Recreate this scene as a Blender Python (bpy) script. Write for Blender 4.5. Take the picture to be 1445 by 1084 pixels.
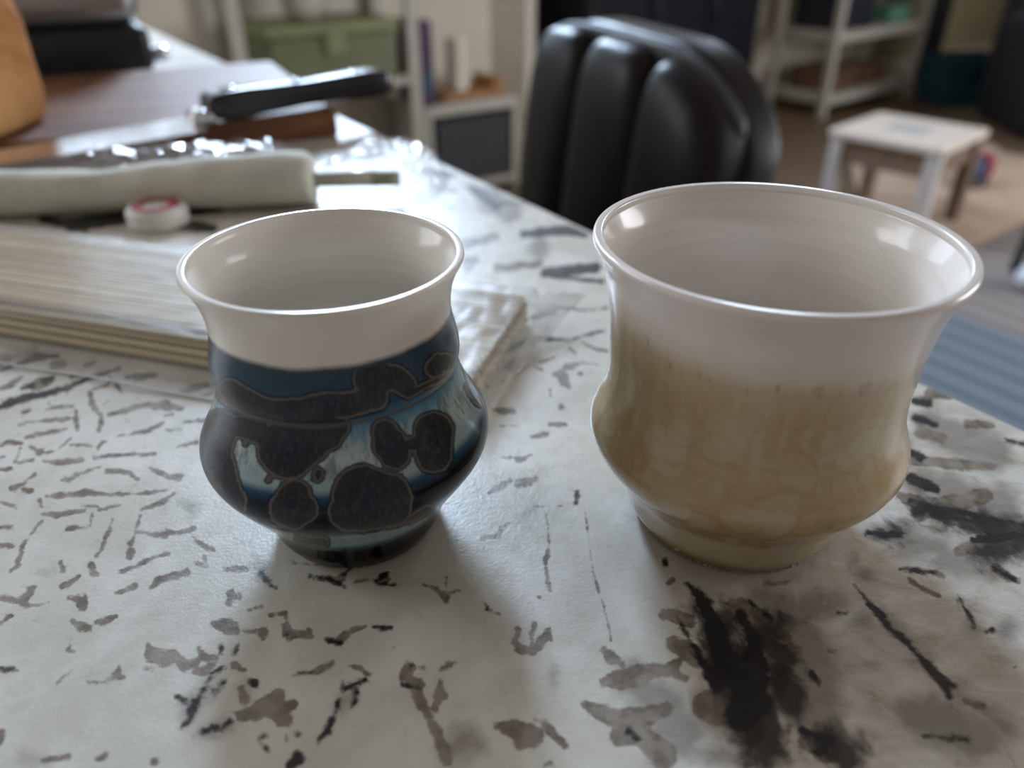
import bpy, bmesh, math, random
import numpy as np
from mathutils import Vector, Matrix, noise as mnoise

random.seed(4)
rng = np.random.default_rng(7)
scn = bpy.context.scene
for o in list(bpy.data.objects):
    bpy.data.objects.remove(o)
COL = scn.collection

# ------------------------------------------------------------------ camera
FPX, PITCH, ROLL, CAMH = 1090.0, 0.5456, 0.0047, 0.17     # counter top is z = 0
cam_d = bpy.data.cameras.new('camera')
cam = bpy.data.objects.new('camera', cam_d)
COL.objects.link(cam)
cam.location = (0, 0, CAMH)
cam.matrix_world = (Matrix.Translation((0, 0, CAMH)) @ Matrix.Rotation(math.pi/2 - PITCH, 4, 'X')
                    @ Matrix.Rotation(-ROLL, 4, 'Z'))
cam_d.sensor_width = 36
cam_d.lens = FPX/1445*36
cam_d.clip_start = 0.01
cam_d.dof.use_dof = True
cam_d.dof.focus_distance = 0.228
cam_d.dof.aperture_fstop = 6.6
scn.camera = cam

# ------------------------------------------------------------------ light
scn.view_settings.view_transform = 'Standard'
scn.view_settings.look = 'None'
scn.view_settings.gamma = 1.0
scn.view_settings.use_curve_mapping = False
scn.view_settings.exposure = 0.06
world = bpy.data.worlds.new('world')
scn.world = world
world.use_nodes = True
bg = world.node_tree.nodes['Background']
bg.inputs[0].default_value = (1.0, 0.88, 0.78, 1)
bg.inputs[1].default_value = 0.21

WA = Vector((-0.84, -0.54, 0)).normalized()       # along the window wall, away from its corner
WA0 = Vector((-0.095, 4.016, 0))                  # inner corner
WN = Vector((0.54, -0.84, 0)).normalized()        # into the room
WIN_S0, WIN_S1, WIN_Z0, WIN_Z1 = 0.52, 1.14, 1.20, 2.50


def window_light(name, c, n, w, h, power, col):
    d = bpy.data.lights.new(name, 'AREA')
    d.shape = 'RECTANGLE'
    d.size, d.size_y = w, h
    d.energy = power
    d.color = col
    o = bpy.data.objects.new(name, d)
    COL.objects.link(o)
    o.location = c
    o.rotation_euler = Vector(n).to_track_quat('-Z', 'Y').to_euler()
    return o


wc = WA0 + WA*(WIN_S0+WIN_S1)/2 - WN*0.05 + Vector((0, 0, (WIN_Z0+WIN_Z1)/2))
window_light('daylight_back_window', wc, WN, WIN_S1-WIN_S0, WIN_Z1-WIN_Z0, 230, (0.60, 0.775, 1.0))
wc2 = WA0 + WA*1.90 - WN*0.05 + Vector((0, 0, 0.85))
window_light('daylight_side_window', wc2, WN, 0.90, 0.80, 8, (0.70, 0.84, 1.0))
CD = Vector((math.cos(math.radians(36)), math.sin(math.radians(36)), 0))
CN = Vector((CD.y, -CD.x, 0))
C0 = Vector((0.05, 4.32, 0))
window_light('daylight_high_window', C0+CD*2.55-CN*0.05+Vector((0, 0, 2.15)), CN, 1.1, 1.0, 45, (0.66, 0.80, 1.0))
window_light('daylight_left_window', (-2.36, 1.0, 0.95), (1, 0, -0.0), 1.2, 1.0, 26, (0.84, 0.92, 1.0))
window_light('daylight_right_window', (4.4, 1.6, 0.5), (-1, 0.05, 0), 1.9, 1.9, 95, (0.95, 0.97, 1.0))


# ------------------------------------------------------------------ pixel <-> place helpers
def dirv(px, py):
    u, v = px-722.5, 542-py
    c, s = math.cos(ROLL), math.sin(ROLL)
    u, v = c*u+s*v, -s*u+c*v
    return (u, FPX*math.cos(PITCH)+v*math.sin(PITCH), -FPX*math.sin(PITCH)+v*math.cos(PITCH))


def G(px, py, z=0.0):
    d = dirv(px, py)
    t = (z-CAMH)/d[2]
    return Vector((d[0]*t, d[1]*t, z))


def atY(px, py, Y):
    d = dirv(px, py)
    t = Y/d[1]
    return Vector((d[0]*t, Y, CAMH+d[2]*t))


def project(P):
    X, Y, Z = P[:, 0], P[:, 1], P[:, 2]-CAMH
    fw = Y*math.cos(PITCH)-Z*math.sin(PITCH)
    up = Y*math.sin(PITCH)+Z*math.cos(PITCH)
    fw = np.maximum(fw, 0.02)
    u, v = X/fw*FPX, up/fw*FPX
    c, s = math.cos(ROLL), math.sin(ROLL)
    u, v = c*u-s*v, s*u+c*v
    return 722.5+u, 542-v, fw


# ------------------------------------------------------------------ object helpers
def link(name, me, mat=None, parent=None, smooth=True):
    o = bpy.data.objects.new(name, me)
    COL.objects.link(o)
    if mat is not None and not me.materials:
        me.materials.append(mat)
    if smooth and len(me.polygons):
        me.polygons.foreach_set('use_smooth', [True]*len(me.polygons))
    if parent is not None:
        o.parent = parent
    return o


def pyd(name, vs, fs, mat=None, parent=None, smooth=True):
    me = bpy.data.meshes.new(name)
    me.from_pydata([tuple(v) for v in vs], [], fs)
    me.update()
    return link(name, me, mat, parent, smooth)


def frombm(name, bm, mat=None, parent=None, smooth=False):
    bmesh.ops.recalc_face_normals(bm, faces=bm.faces)
    me = bpy.data.meshes.new(name)
    bm.to_mesh(me)
    bm.free()
    return link(name, me, mat, parent, smooth)


def tag(o, label=None, cat=None, group=None, kind=None):
    if label: o['label'] = label
    if cat: o['category'] = cat
    if group: o['group'] = group
    if kind: o['kind'] = kind
    return o


def thing(name, label, cat, loc=(0, 0, 0), rz=0.0, group=None):
    o = bpy.data.objects.new(name, None)
    COL.objects.link(o)
    o.empty_display_size = 0.05
    o.location = loc
    o.rotation_euler = (0, 0, rz)
    return tag(o, label, cat, group)


def bm_box(lo, hi, bevel=0.0, seg=2, bm=None, M=None):
    own = bm is None
    if own: bm = bmesh.new()
    c = [(a+b)/2 for a, b in zip(lo, hi)]
    s = [abs(b-a) for a, b in zip(lo, hi)]
    r = bmesh.ops.create_cube(bm, size=1.0)
    vs = r['verts']
    for v in vs:
        v.co = Vector((v.co.x*s[0]+c[0], v.co.y*s[1]+c[1], v.co.z*s[2]+c[2]))
    if bevel > 0:
        es = list({e for v in vs for e in v.link_edges})
        rr = bmesh.ops.bevel(bm, geom=es, offset=bevel, segments=seg, profile=0.5, affect='EDGES')
        vs = list({v for f in rr['faces'] for v in f.verts} | {v for v in vs if v.is_valid})
    if M is not None:
        bmesh.ops.transform(bm, matrix=M, verts=vs)
    return bm


def box(name, lo, hi, mat, parent=None, bevel=0.0, seg=2, M=None, smooth=False):
    return frombm(name, bm_box(lo, hi, bevel, seg, None, M), mat, parent, smooth)


def spow(c, e):
    return math.copysign(abs(c)**e, c)


def squadric(name, c, r, e1, e2, mat, parent=None, nu=40, nv=24, fn=None):
    """rounded block: superellipsoid with centre c and half sizes r"""
    vs, fs = [], []
    for j in range(nv+1):
        ph = -math.pi/2+math.pi*j/nv
        cz, sz = spow(math.cos(ph), e1), spow(math.sin(ph), e1)
        for i in range(nu):
            th = 2*math.pi*i/nu
            p = Vector((r[0]*cz*spow(math.cos(th), e2), r[1]*cz*spow(math.sin(th), e2), r[2]*sz))
            if fn: p = fn(p)
            vs.append(p+Vector(c))
    for j in range(nv):
        for i in range(nu):
            a, b = j*nu+i, j*nu+(i+1) % nu
            fs.append((a, b, b+nu, a+nu))
    o = pyd(name, vs, fs, mat, parent)
    bm = bmesh.new(); bm.from_mesh(o.data)
    bmesh.ops.remove_doubles(bm, verts=bm.verts, dist=1e-6)
    bm.to_mesh(o.data); bm.free()
    o.data.polygons.foreach_set('use_smooth', [True]*len(o.data.polygons))
    return o


def lathe(name, prof, n, mat, parent=None, c=(0, 0, 0), close=False, smooth=True):
    vs, fs = [], []
    for r, z in prof:
        for i in range(n):
            a = 2*math.pi*i/n
            vs.append((c[0]+r*math.cos(a), c[1]+r*math.sin(a), c[2]+z))
    for j in range(len(prof)-1):
        for i in range(n):
            a, b = j*n+i, j*n+(i+1) % n
            fs.append((a, b, b+n, a+n))
    if close:
        fs.append(tuple(range(n-1, -1, -1)))
        m = (len(prof)-1)*n
        fs.append(tuple(range(m, m+n)))
    return pyd(name, vs, fs, mat, parent, smooth)


def tube(name, pts, rad, mat, parent=None, n=10, cap=True):
    pts = [Vector(p) for p in pts]
    if not hasattr(rad, '__len__'): rad = [rad]*len(pts)
    vs, fs = [], []
    for k, p in enumerate(pts):
        d = (pts[min(k+1, len(pts)-1)]-pts[max(k-1, 0)]).normalized()
        a = d.cross(Vector((0, 0, 1)))
        if a.length < 1e-3: a = d.cross(Vector((0, 1, 0)))
        a.normalize(); b = d.cross(a)
        for i in range(n):
            t = 2*math.pi*i/n
            vs.append(p+(a*math.cos(t)+b*math.sin(t))*rad[k])
    for k in range(len(pts)-1):
        for i in range(n):
            a, b = k*n+i, k*n+(i+1) % n
            fs.append((a, b, b+n, a+n))
    if cap:
        fs.append(tuple(range(n-1, -1, -1)))
        fs.append(tuple(range((len(pts)-1)*n, len(pts)*n)))
    return pyd(name, vs, fs, mat, parent)


# ------------------------------------------------------------------ material helpers
class NT:
    def __init__(s, name):
        s.m = bpy.data.materials.new(name)
        s.m.use_nodes = True
        s.t = s.m.node_tree
        s.t.nodes.clear()
        s.out = s.t.nodes.new('ShaderNodeOutputMaterial')

    def n(s, kind, **kw):
        nd = s.t.nodes.new(kind)
        for k, v in kw.items():
            if k.startswith('i_'):
                k = k[2:]
                key = int(k) if k.isdigit() else k.replace('_', ' ')
                if hasattr(v, 'links') or isinstance(v, bpy.types.NodeSocket):
                    s.t.links.new(v, nd.inputs[key])
                else:
                    nd.inputs[key].default_value = v
            else:
                setattr(nd, k, v)
        return nd

    def l(s, a, b): s.t.links.new(a, b)

    def coord(s, which='Object'): return s.n('ShaderNodeTexCoord').outputs[which]

    def mapping(s, v, scale=(1, 1, 1), rot=(0, 0, 0), loc=(0, 0, 0)):
        return s.n('ShaderNodeMapping', i_0=v, i_Scale=scale, i_Rotation=rot, i_Location=loc).outputs[0]

    def noise(s, v, scale, detail=4, rough=0.55, dist=0.0):
        return s.n('ShaderNodeTexNoise', i_Vector=v, i_Scale=scale, i_Detail=detail, i_Roughness=rough,
                   i_Distortion=dist).outputs[0]

    def math(s, op, a, b=0.0, c=0.0, clamp=False):
        return s.n('ShaderNodeMath', operation=op, use_clamp=clamp, i_0=a, i_1=b, i_2=c).outputs[0]

    def ramp(s, f, stops, interp='LINEAR'):
        nd = s.n('ShaderNodeValToRGB', i_0=f)
        cr = nd.color_ramp
        cr.interpolation = interp
        while len(cr.elements) < len(stops): cr.elements.new(0.5)
        for e, (p, c) in zip(cr.elements, stops):
            e.position = p
            e.color = (*c, 1) if len(c) == 3 else c
        return nd.outputs[0]

    def mr(s, v, a, b, c=0.0, d=1.0, smooth=True):
        nd = s.n('ShaderNodeMapRange', i_0=v, i_1=a, i_2=b, i_3=c, i_4=d)
        nd.interpolation_type = 'SMOOTHSTEP' if smooth else 'LINEAR'
        return nd.outputs[0]

    def mix(s, f, a, b, blend='MIX'):
        nd = s.n('ShaderNodeMix', data_type='RGBA', blend_type=blend)
        for key, v in ((0, f), (6, a), (7, b)):
            if isinstance(v, bpy.types.NodeSocket): s.l(v, nd.inputs[key])
            elif key and len(v) == 3: nd.inputs[key].default_value = (*v, 1)
            else: nd.inputs[key].default_value = v
        return nd.outputs[2]

    def attr(s, name): return s.n('ShaderNodeAttribute', attribute_name=name).outputs['Fac']

    def bump(s, h, strength=0.3, dist=0.001):
        return s.n('ShaderNodeBump', i_Height=h, i_Strength=strength, i_Distance=dist).outputs[0]

    def bsdf(s, color, rough=0.5, normal=None, metal=0.0, coat=0.0, coat_rough=0.05, spec=0.5, **kw):
        b = s.n('ShaderNodeBsdfPrincipled')
        for key, v in (('Base Color', color), ('Roughness', rough), ('Metallic', metal), ('Coat Weight', coat),
                       ('Coat Roughness', coat_rough), ('Specular IOR Level', spec), ('Normal', normal)):
            if v is None: continue
            if isinstance(v, bpy.types.NodeSocket): s.l(v, b.inputs[key])
            elif key == 'Base Color': b.inputs[key].default_value = (*v, 1)
            else: b.inputs[key].default_value = v
        for k, v in kw.items():
            b.inputs[k.replace('_', ' ')].default_value = v
        s.l(b.outputs[0], s.out.inputs[0])
        return b


def simple(name, col, rough=0.6, var=0.12, scale=12.0, bump=0.0, bscale=200.0, metal=0.0, coat=0.0, spec=0.5,
           stretch=(1, 1, 1)):
    t = NT(name)
    v = t.mapping(t.coord(), stretch)
    f = t.noise(v, scale, 4)
    c = t.mix(t.mr(f, 0.3, 0.7), tuple(x*(1-var) for x in col), tuple(min(1, x*(1+var)) for x in col))
    nb = t.bump(t.noise(v, bscale, 3), bump, 0.001) if bump else None
    t.bsdf(c, rough, nb, metal, coat, spec=spec)
    return t.m


def wood(name, dark, light, scale=6.0, rough=0.5, stretch=(1, 12, 12), coat=0.0, bump=0.1):
    t = NT(name)
    v = t.mapping(t.coord(), stretch)
    f = t.noise(v, scale, 6, 0.6, 0.6)
    c = t.ramp(f, [(0.3, dark), (0.7, light)])
    t.bsdf(c, rough, t.bump(f, bump, 0.0005), coat=coat)
    return t.m


def film(name, tint=(1, 1, 1), haze=0.05, rough=0.06, base=0.10, bumps=0.0, bscale=120.0):
    """thin clear plastic: see-through with a Fresnel gloss and a trace of milky haze"""
    t = NT(name)
    nb = None
    if bumps:
        nb = t.bump(t.noise(t.coord(), bscale, 3), bumps, 0.002)
    lw = t.n('ShaderNodeLayerWeight', i_Blend=0.5)
    fac = t.math('MULTIPLY_ADD', t.math('POWER', lw.outputs['Facing'], 3.2), 0.42, base, clamp=True)
    gl = t.n('ShaderNodeBsdfGlossy', i_Color=(1, 1, 1, 1), i_Roughness=rough)
    tr = t.n('ShaderNodeBsdfTransparent', i_Color=(*tint, 1))
    df = t.n('ShaderNodeBsdfDiffuse', i_Color=(0.8, 0.82, 0.85, 1))
    if nb is not None:
        t.l(nb, gl.inputs['Normal']); t.l(nb, lw.inputs['Normal'])
    m1 = t.n('ShaderNodeMixShader', i_0=haze, i_1=tr.outputs[0], i_2=df.outputs[0])
    m2 = t.n('ShaderNodeMixShader', i_0=fac, i_1=m1.outputs[0], i_2=gl.outputs[0])
    t.l(m2.outputs[0], t.out.inputs[0])
    return t.m


M = {}
M['wall'] = simple('cream_wall_paint', (0.72, 0.66, 0.56), 0.85, 0.04, 3.0, 0.05, 300)
M['wall_olive'] = simple('olive_cream_wall_paint', (0.44, 0.39, 0.25), 0.85, 0.05, 2.0)
M['trim'] = simple('white_trim_paint', (0.76, 0.71, 0.62), 0.5, 0.04, 4.0)
M['white_paint'] = simple('white_shelf_paint', (0.50, 0.47, 0.42), 0.45, 0.05, 5.0)
M['black_cab'] = simple('black_lacquer', (0.006, 0.008, 0.013), 0.6, 0.2, 5.0, spec=0.15)
M['leather'] = None
M['steel'] = simple('brushed_steel', (0.42, 0.42, 0.44), 0.32, 0.1, 6.0, 0.05, 60, metal=0.9, stretch=(1, 1, 30))
M['blade'] = simple('polished_blade_steel', (0.72, 0.74, 0.78), 0.16, 0.06, 8.0, metal=1.0, stretch=(20, 1, 1))
M['black_plastic'] = simple('black_plastic', (0.006, 0.008, 0.014), 0.38, 0.2, 8.0)
M['handle'] = simple('black_knife_handle', (0.010, 0.010, 0.012), 0.22, 0.2, 40.0)
M['chrome'] = simple('chrome', (0.75, 0.76, 0.8), 0.12, 0.05, 9.0, metal=1.0)
M['green'] = simple('sage_green_plastic', (0.23, 0.25, 0.12), 0.45, 0.08, 5.0)
M['green_body'] = simple('olive_green_plastic', (0.16, 0.175, 0.09), 0.5, 0.1, 5.0)
M['ceramic_white'] = simple('matte_white_ceramic', (0.55, 0.51, 0.43), 0.5, 0.06, 14.0)
M['wax'] = simple('ivory_wax', (0.80, 0.74, 0.63), 0.5, 0.05, 14.0)
M['tray_wood'] = wood('orange_wood', (0.28, 0.12, 0.035), (0.42, 0.20, 0.07), 5)
M['grey_fabric'] = simple('charcoal_fabric', (0.055, 0.056, 0.062), 0.9, 0.2, 60.0, 0.2, 500)
M['purple'] = simple('purple_card', (0.055, 0.022, 0.075), 0.6, 0.15, 9.0)
M['blue_card'] = simple('blue_card', (0.02, 0.07, 0.14), 0.6, 0.15, 9.0)
M['teal'] = simple('teal_plastic', (0.010, 0.060, 0.085), 0.5, 0.15, 7.0)
M['dark_navy'] = simple('navy_fabric', (0.008, 0.010, 0.020), 0.8, 0.2, 40.0)
M['mint'] = simple('mint_plastic', (0.12, 0.30, 0.22), 0.5, 0.1, 8.0)
M['brown_card'] = simple('brown_cardboard', (0.13, 0.065, 0.035), 0.8, 0.2, 12.0)
M['curtain'] = simple('grey_curtain_cloth', (0.065, 0.066, 0.075), 0.9, 0.12, 20.0)
M['red'] = simple('red_plastic', (0.30, 0.02, 0.025), 0.45, 0.1, 9.0)
M['navy_toy'] = simple('blue_plastic', (0.02, 0.045, 0.12), 0.45, 0.1, 9.0)
M['stool_top'] = simple('pale_washed_wood', (0.70, 0.60, 0.52), 0.55, 0.06, 8.0, stretch=(1, 8, 1))
M['stool_leg'] = simple('off_white_leg', (0.50, 0.46, 0.44), 0.55, 0.08, 8.0)
M['stool_leg_b'] = wood('brown_leg', (0.14, 0.09, 0.06), (0.24, 0.16, 0.11), 6, stretch=(8, 8, 1))
M['print_grey'] = simple('faded_grey_print', (0.45, 0.44, 0.42), 0.6, 0.1, 30.0)
M['dark_metal'] = simple('dark_metal', (0.03, 0.03, 0.033), 0.4, 0.1, 9.0)
M['white_plastic'] = simple('glossy_white_plastic', (0.75, 0.78, 0.85), 0.25, 0.03, 9.0)
M['paper'] = simple('offwhite_tissue', (0.63, 0.61, 0.53), 0.75, 0.07, 40.0, 0.35, 130)
M['stick'] = simple('pale_birch', (0.40, 0.37, 0.30), 0.6, 0.08, 30.0)
M['stick_end'] = simple('olive_stick_end', (0.30, 0.29, 0.20), 0.6, 0.1, 30.0)
M['cap_white'] = simple('white_cap_plastic', (0.66, 0.64, 0.60), 0.4, 0.04, 30.0)
M['cap_red'] = simple('red_cap_print', (0.42, 0.06, 0.06), 0.5, 0.1, 30.0)
M['film'] = film('clear_film', tint=(0.90, 0.90, 0.90), haze=0.10, rough=0.28, base=0.03, bumps=0.12, bscale=50)
M['film_thin'] = film('clear_crumpled_film', haze=0.12, rough=0.08, base=0.10)
M['cabinet'] = simple('island_cabinet_paint', (0.20, 0.19, 0.18), 0.6, 0.05, 5.0)

t = NT('dark_brown_leather')
v = t.coord()
nz = t.n('ShaderNodeTexVoronoi', i_Vector=v, i_Scale=420.0).outputs['Distance']
c = t.mix(t.noise(v, 6, 3), (0.009, 0.007, 0.007), (0.016, 0.012, 0.012))
t.bsdf(c, t.mr(t.noise(v, 20, 3), 0.3, 0.7, 0.34, 0.44), t.bump(nz, 0.08, 0.0006), spec=0.24)
M['leather'] = t.m

t = NT('leather_mesh_strip')
v = t.coord()
nz = t.n('ShaderNodeTexVoronoi', i_Vector=v, i_Scale=260.0).outputs['Distance']
t.bsdf(t.mix(nz, (0.012, 0.011, 0.013), (0.03, 0.027, 0.03)), 0.55, t.bump(nz, 0.4, 0.001))
M['strip'] = t.m

t = NT('bread_crust')
v = t.coord()
f = t.noise(v, 18, 6, 0.6, 0.4)
c = t.ramp(f, [(0.3, (0.30, 0.115, 0.03)), (0.5, (0.50, 0.24, 0.085)), (0.72, (0.62, 0.34, 0.14))])
t.bsdf(c, 0.7, t.bump(t.noise(v, 90, 4), 0.3, 0.002), spec=0.3)
M['crust'] = t.m

t = NT('walnut_board')
v = t.mapping(t.coord(), (2.0, 26, 26))
f = t.noise(v, 2.2, 6, 0.6, 0.8)
c = t.ramp(f, [(0.28, (0.055, 0.020, 0.010)), (0.5, (0.15, 0.058, 0.024)), (0.7, (0.32, 0.145, 0.058))])
t.bsdf(c, 0.52, t.bump(f, 0.08, 0.0005), spec=0.3)
M['walnut'] = t.m

t = NT('bamboo')
v = t.mapping(t.coord(), (6, 300, 300))
f = t.noise(v, 1.0, 4)
oi = t.n('ShaderNodeObjectInfo').outputs['Random']
c0 = t.mix(oi, (0.42, 0.285, 0.125), (0.86, 0.71, 0.42))
c = t.mix(t.mr(f, 0.35, 0.7), c0, t.mix(0.35, c0, (0.45, 0.30, 0.13)))
t.bsdf(c, 0.5)
M['bamboo'] = t.m

# ------------------------------------------------------------------ room
FZ = -0.92
t = NT('brown_plank_floor')
v = t.coord()
br = t.n('ShaderNodeTexBrick', i_Vector=t.mapping(v, (1, 1, 1), (0, 0, math.radians(36))), i_Scale=1.0)
br.inputs['Brick Width'].default_value = 1.2
br.inputs['Row Height'].default_value = 0.13
br.inputs['Mortar Size'].default_value = 0.003
br.inputs['Color1'].default_value = (0.135, 0.085, 0.048, 1)
br.inputs['Color2'].default_value = (0.165, 0.105, 0.060, 1)
br.inputs['Mortar'].default_value = (0.06, 0.035, 0.02, 1)
t.bsdf(br.outputs[0], 0.45)
M['floor'] = t.m
tag(box('floor', (-4, -2.5, FZ-0.1), (7, 9, FZ), M['floor']), kind='structure')

# window wall (with a real opening), short return beside it, far wall and the left wall
WZ1 = 2.75


def wall_seg(bm, s0, s1, z0, z1, th=0.12):
    a, b = WA0+WA*s0, WA0+WA*s1
    vs = [a, b, b-WN*th, a-WN*th]
    lo = [bm.verts.new((p.x, p.y, z0)) for p in vs]
    hi = [bm.verts.new((p.x, p.y, z1)) for p in vs]
    bm.faces.new(lo[::-1]); bm.faces.new(hi)
    for i in range(4):
        j = (i+1) % 4
        bm.faces.new((lo[i], lo[j], hi[j], hi[i]))


bm = bmesh.new()
wall_seg(bm, 0, WIN_S0, FZ, WZ1)
wall_seg(bm, WIN_S1, 1.45, FZ, WZ1)
wall_seg(bm, 2.35, 2.6, FZ, WZ1)
wall_seg(bm, 1.45, 2.35, FZ, 0.45)
wall_seg(bm, 1.45, 2.35, 1.25, WZ1)
wall_seg(bm, WIN_S0, WIN_S1, FZ, WIN_Z0)
wall_seg(bm, WIN_S0, WIN_S1, WIN_Z1, WZ1)
tag(frombm('wall_window', bm, M['wall']), kind='structure')


def wbox(name, s0, s1, d0, d1, z0, z1, mat, parent=None, bevel=0.004):
    """box in the window wall's own directions: s along the wall, d out into the room"""
    a = math.atan2(WA.y, WA.x)
    Mx = Matrix.Translation(WA0) @ Matrix.Rotation(a, 4, 'Z')
    # local x = WA ; local y = rotate(WA, 90) ; WN is rotate(WA, +90) or -90
    yl = Vector((-WA.y, WA.x, 0))
    sg = 1 if yl.dot(WN) > 0 else -1
    lo = (s0, min(sg*d0, sg*d1), z0); hi = (s1, max(sg*d0, sg*d1), z1)
    return box(name, lo, hi, mat, parent, bevel, 2, Mx)


win = bpy.data.objects.new('window_1', None); COL.objects.link(win); tag(win, kind='structure')
wbox('window_frame', WIN_S0-0.07, WIN_S0, 0, 0.02, WIN_Z0-0.07, WIN_Z1+0.07, M['trim'], win)
wbox('window_frame', WIN_S1, WIN_S1+0.07, 0, 0.02, WIN_Z0-0.07, WIN_Z1+0.07, M['trim'], win)
wbox('window_frame', WIN_S0, WIN_S1, 0, 0.02, WIN_Z1, WIN_Z1+0.07, M['trim'], win)
wbox('window_sill', WIN_S0-0.09, WIN_S1+0.09, 0, 0.06, WIN_Z0-0.05, WIN_Z0, M['trim'], win)
wbox('window_bar', (WIN_S0+WIN_S1)/2-0.02, (WIN_S0+WIN_S1)/2+0.02, -0.04, -0.01, WIN_Z0, WIN_Z1, M['trim'], win)
wbox('window_bar', WIN_S0, WIN_S1, -0.04, -0.01, (WIN_Z0+WIN_Z1)/2-0.02, (WIN_Z0+WIN_Z1)/2+0.02, M['trim'], win)
win = bpy.data.objects.new('window_4', None); COL.objects.link(win); tag(win, kind='structure')
wbox('window_frame', 1.38, 1.45, 0, 0.02, 0.38, 1.32, M['trim'], win)
wbox('window_frame', 2.35, 2.42, 0, 0.02, 0.38, 1.32, M['trim'], win)
wbox('window_frame', 1.45, 2.35, 0, 0.02, 1.25, 1.32, M['trim'], win)
wbox('window_sill', 1.36, 2.44, 0, 0.06, 0.40, 0.45, M['trim'], win)
wbox('window_bar', 1.885, 1.915, -0.04, -0.01, 0.45, 1.25, M['trim'], win)
tag(wbox('baseboard_window', 0, 2.6, 0, 0.018, FZ, FZ+0.12, M['trim']), kind='structure')


def prism(name, pts, z0, z1, mat, parent=None):
    n = len(pts)
    vs = [(p[0], p[1], z0) for p in pts]+[(p[0], p[1], z1) for p in pts]
    fs = [tuple(range(n-1, -1, -1)), tuple(range(n, 2*n))]
    fs += [(i, (i+1) % n, n+(i+1) % n, n+i) for i in range(n)]
    return pyd(name, vs, fs, mat, parent, False)


tag(prism('wall_return', [(-0.095, 4.016), (0.075, 3.955), (0.12, 4.07), (-0.03, 4.16)], FZ, WZ1, M['trim']), kind='structure')
tag(prism('baseboard_return', [(-0.09, 4.013), (-0.097, 3.998), (0.078, 3.935), (0.085, 3.951)], FZ, FZ+0.13, M['trim']), kind='structure')


def cw(s, d=0.0): return C0+CD*s+CN*d


def cquad(s0, s1, d0, d1): return [cw(s0, d0), cw(s1, d0), cw(s1, d1), cw(s0, d1)]


bm = bmesh.new()
for s0, s1, z0, z1 in ((-0.3, 2.0, FZ, WZ1), (3.1, 3.3, FZ, WZ1), (2.0, 3.1, FZ, 1.65), (2.0, 3.1, 2.65, WZ1)):
    q = cquad(s0, s1, -0.1, 0)
    lo = [bm.verts.new((p.x, p.y, z0)) for p in q]; hi = [bm.verts.new((p.x, p.y, z1)) for p in q]
    bm.faces.new(lo[::-1]); bm.faces.new(hi)
    for i in range(4): bm.faces.new((lo[i], lo[(i+1) % 4], hi[(i+1) % 4], hi[i]))
tag(frombm('wall_back', bm, M['wall']), kind='structure')
win = bpy.data.objects.new('window_5', None); COL.objects.link(win); tag(win, kind='structure')
prism('window_sill', cquad(1.95, 3.15, 0, 0.05), 1.61, 1.65, M['trim'], win)
prism('window_frame', cquad(1.94, 2.0, 0, 0.02), 1.65, 2.71, M['trim'], win)
prism('window_frame', cquad(3.1, 3.16, 0, 0.02), 1.65, 2.71, M['trim'], win)
prism('window_frame', cquad(2.0, 3.1, 0, 0.02), 2.65, 2.71, M['trim'], win)
tag(prism('wall_far', cquad(3.3, 6.5, -0.1, 0), FZ, WZ1, M['wall_olive']), kind='structure')
tag(prism('baseboard_back', cquad(-0.1, 6.4, 0, 0.018), FZ, FZ+0.12, M['trim']), kind='structure')
bm = bmesh.new()
for lo, hi in (((-2.45, -1.0, FZ), (-2.33, 0.4, WZ1)), ((-2.45, 1.6, FZ), (-2.33, 3.0, WZ1)),
               ((-2.45, 0.4, FZ), (-2.33, 1.6, 0.45)), ((-2.45, 0.4, 1.45), (-2.33, 1.6, WZ1))):
    bm_box(lo, hi, bm=bm)
tag(frombm('wall_left', bm, M['wall']), kind='structure')
win = bpy.data.objects.new('window_2', None); COL.objects.link(win); tag(win, kind='structure')
box('window_sill', (-2.33, 0.34, 0.41), (-2.27, 1.66, 0.45), M['trim'], win, 0.004)
box('window_bar', (-2.36, 0.985, 0.45), (-2.34, 1.015, 1.45), M['trim'], win)
bm = bmesh.new()
for lo, hi in (((4.45, -1.5, FZ), (4.55, 0.65, WZ1)), ((4.45, 2.55, FZ), (4.55, 7.4, WZ1)),
               ((4.45, 0.65, FZ), (4.55, 2.55, -0.45)), ((4.45, 0.65, 1.45), (4.55, 2.55, WZ1))):
    bm_box(lo, hi, bm=bm)
tag(frombm('wall_right', bm, M['wall']), kind='structure')
win = bpy.data.objects.new('window_3', None); COL.objects.link(win); tag(win, kind='structure')
box('window_sill', (4.39, 0.6, -0.49), (4.45, 2.6, -0.45), M['trim'], win, 0.004)
box('window_bar', (4.46, 1.58, -0.45), (4.48, 1.62, 1.45), M['trim'], win)

# ------------------------------------------------------------------ countertop with its stone pattern
E0 = G(1445, 609)
E1 = G(600, 220)
ED = (E1-E0).normalized()                 # along the far edge, away from the camera
EN = Vector((-ED.y, ED.x, 0))             # inward (towards the camera's left)
if EN.dot(Vector((0, 0, 0))-E0) < 0: EN = -EN


def strokes(ox, oy, sc, txt):
    out = []
    for line in txt.strip().splitlines():
        for st in line.split(';'):
            st = st.strip()
            if not st: continue
            kind = st[0]
            nums = [float(a) for a in st[1:].replace(',', ' ').split()]
            pts = [(ox+nums[i]/sc, oy+nums[i+1]/sc, nums[i+2]/sc) for i in range(0, len(nums), 3)]
            out.append((kind, pts))
    return out


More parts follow.
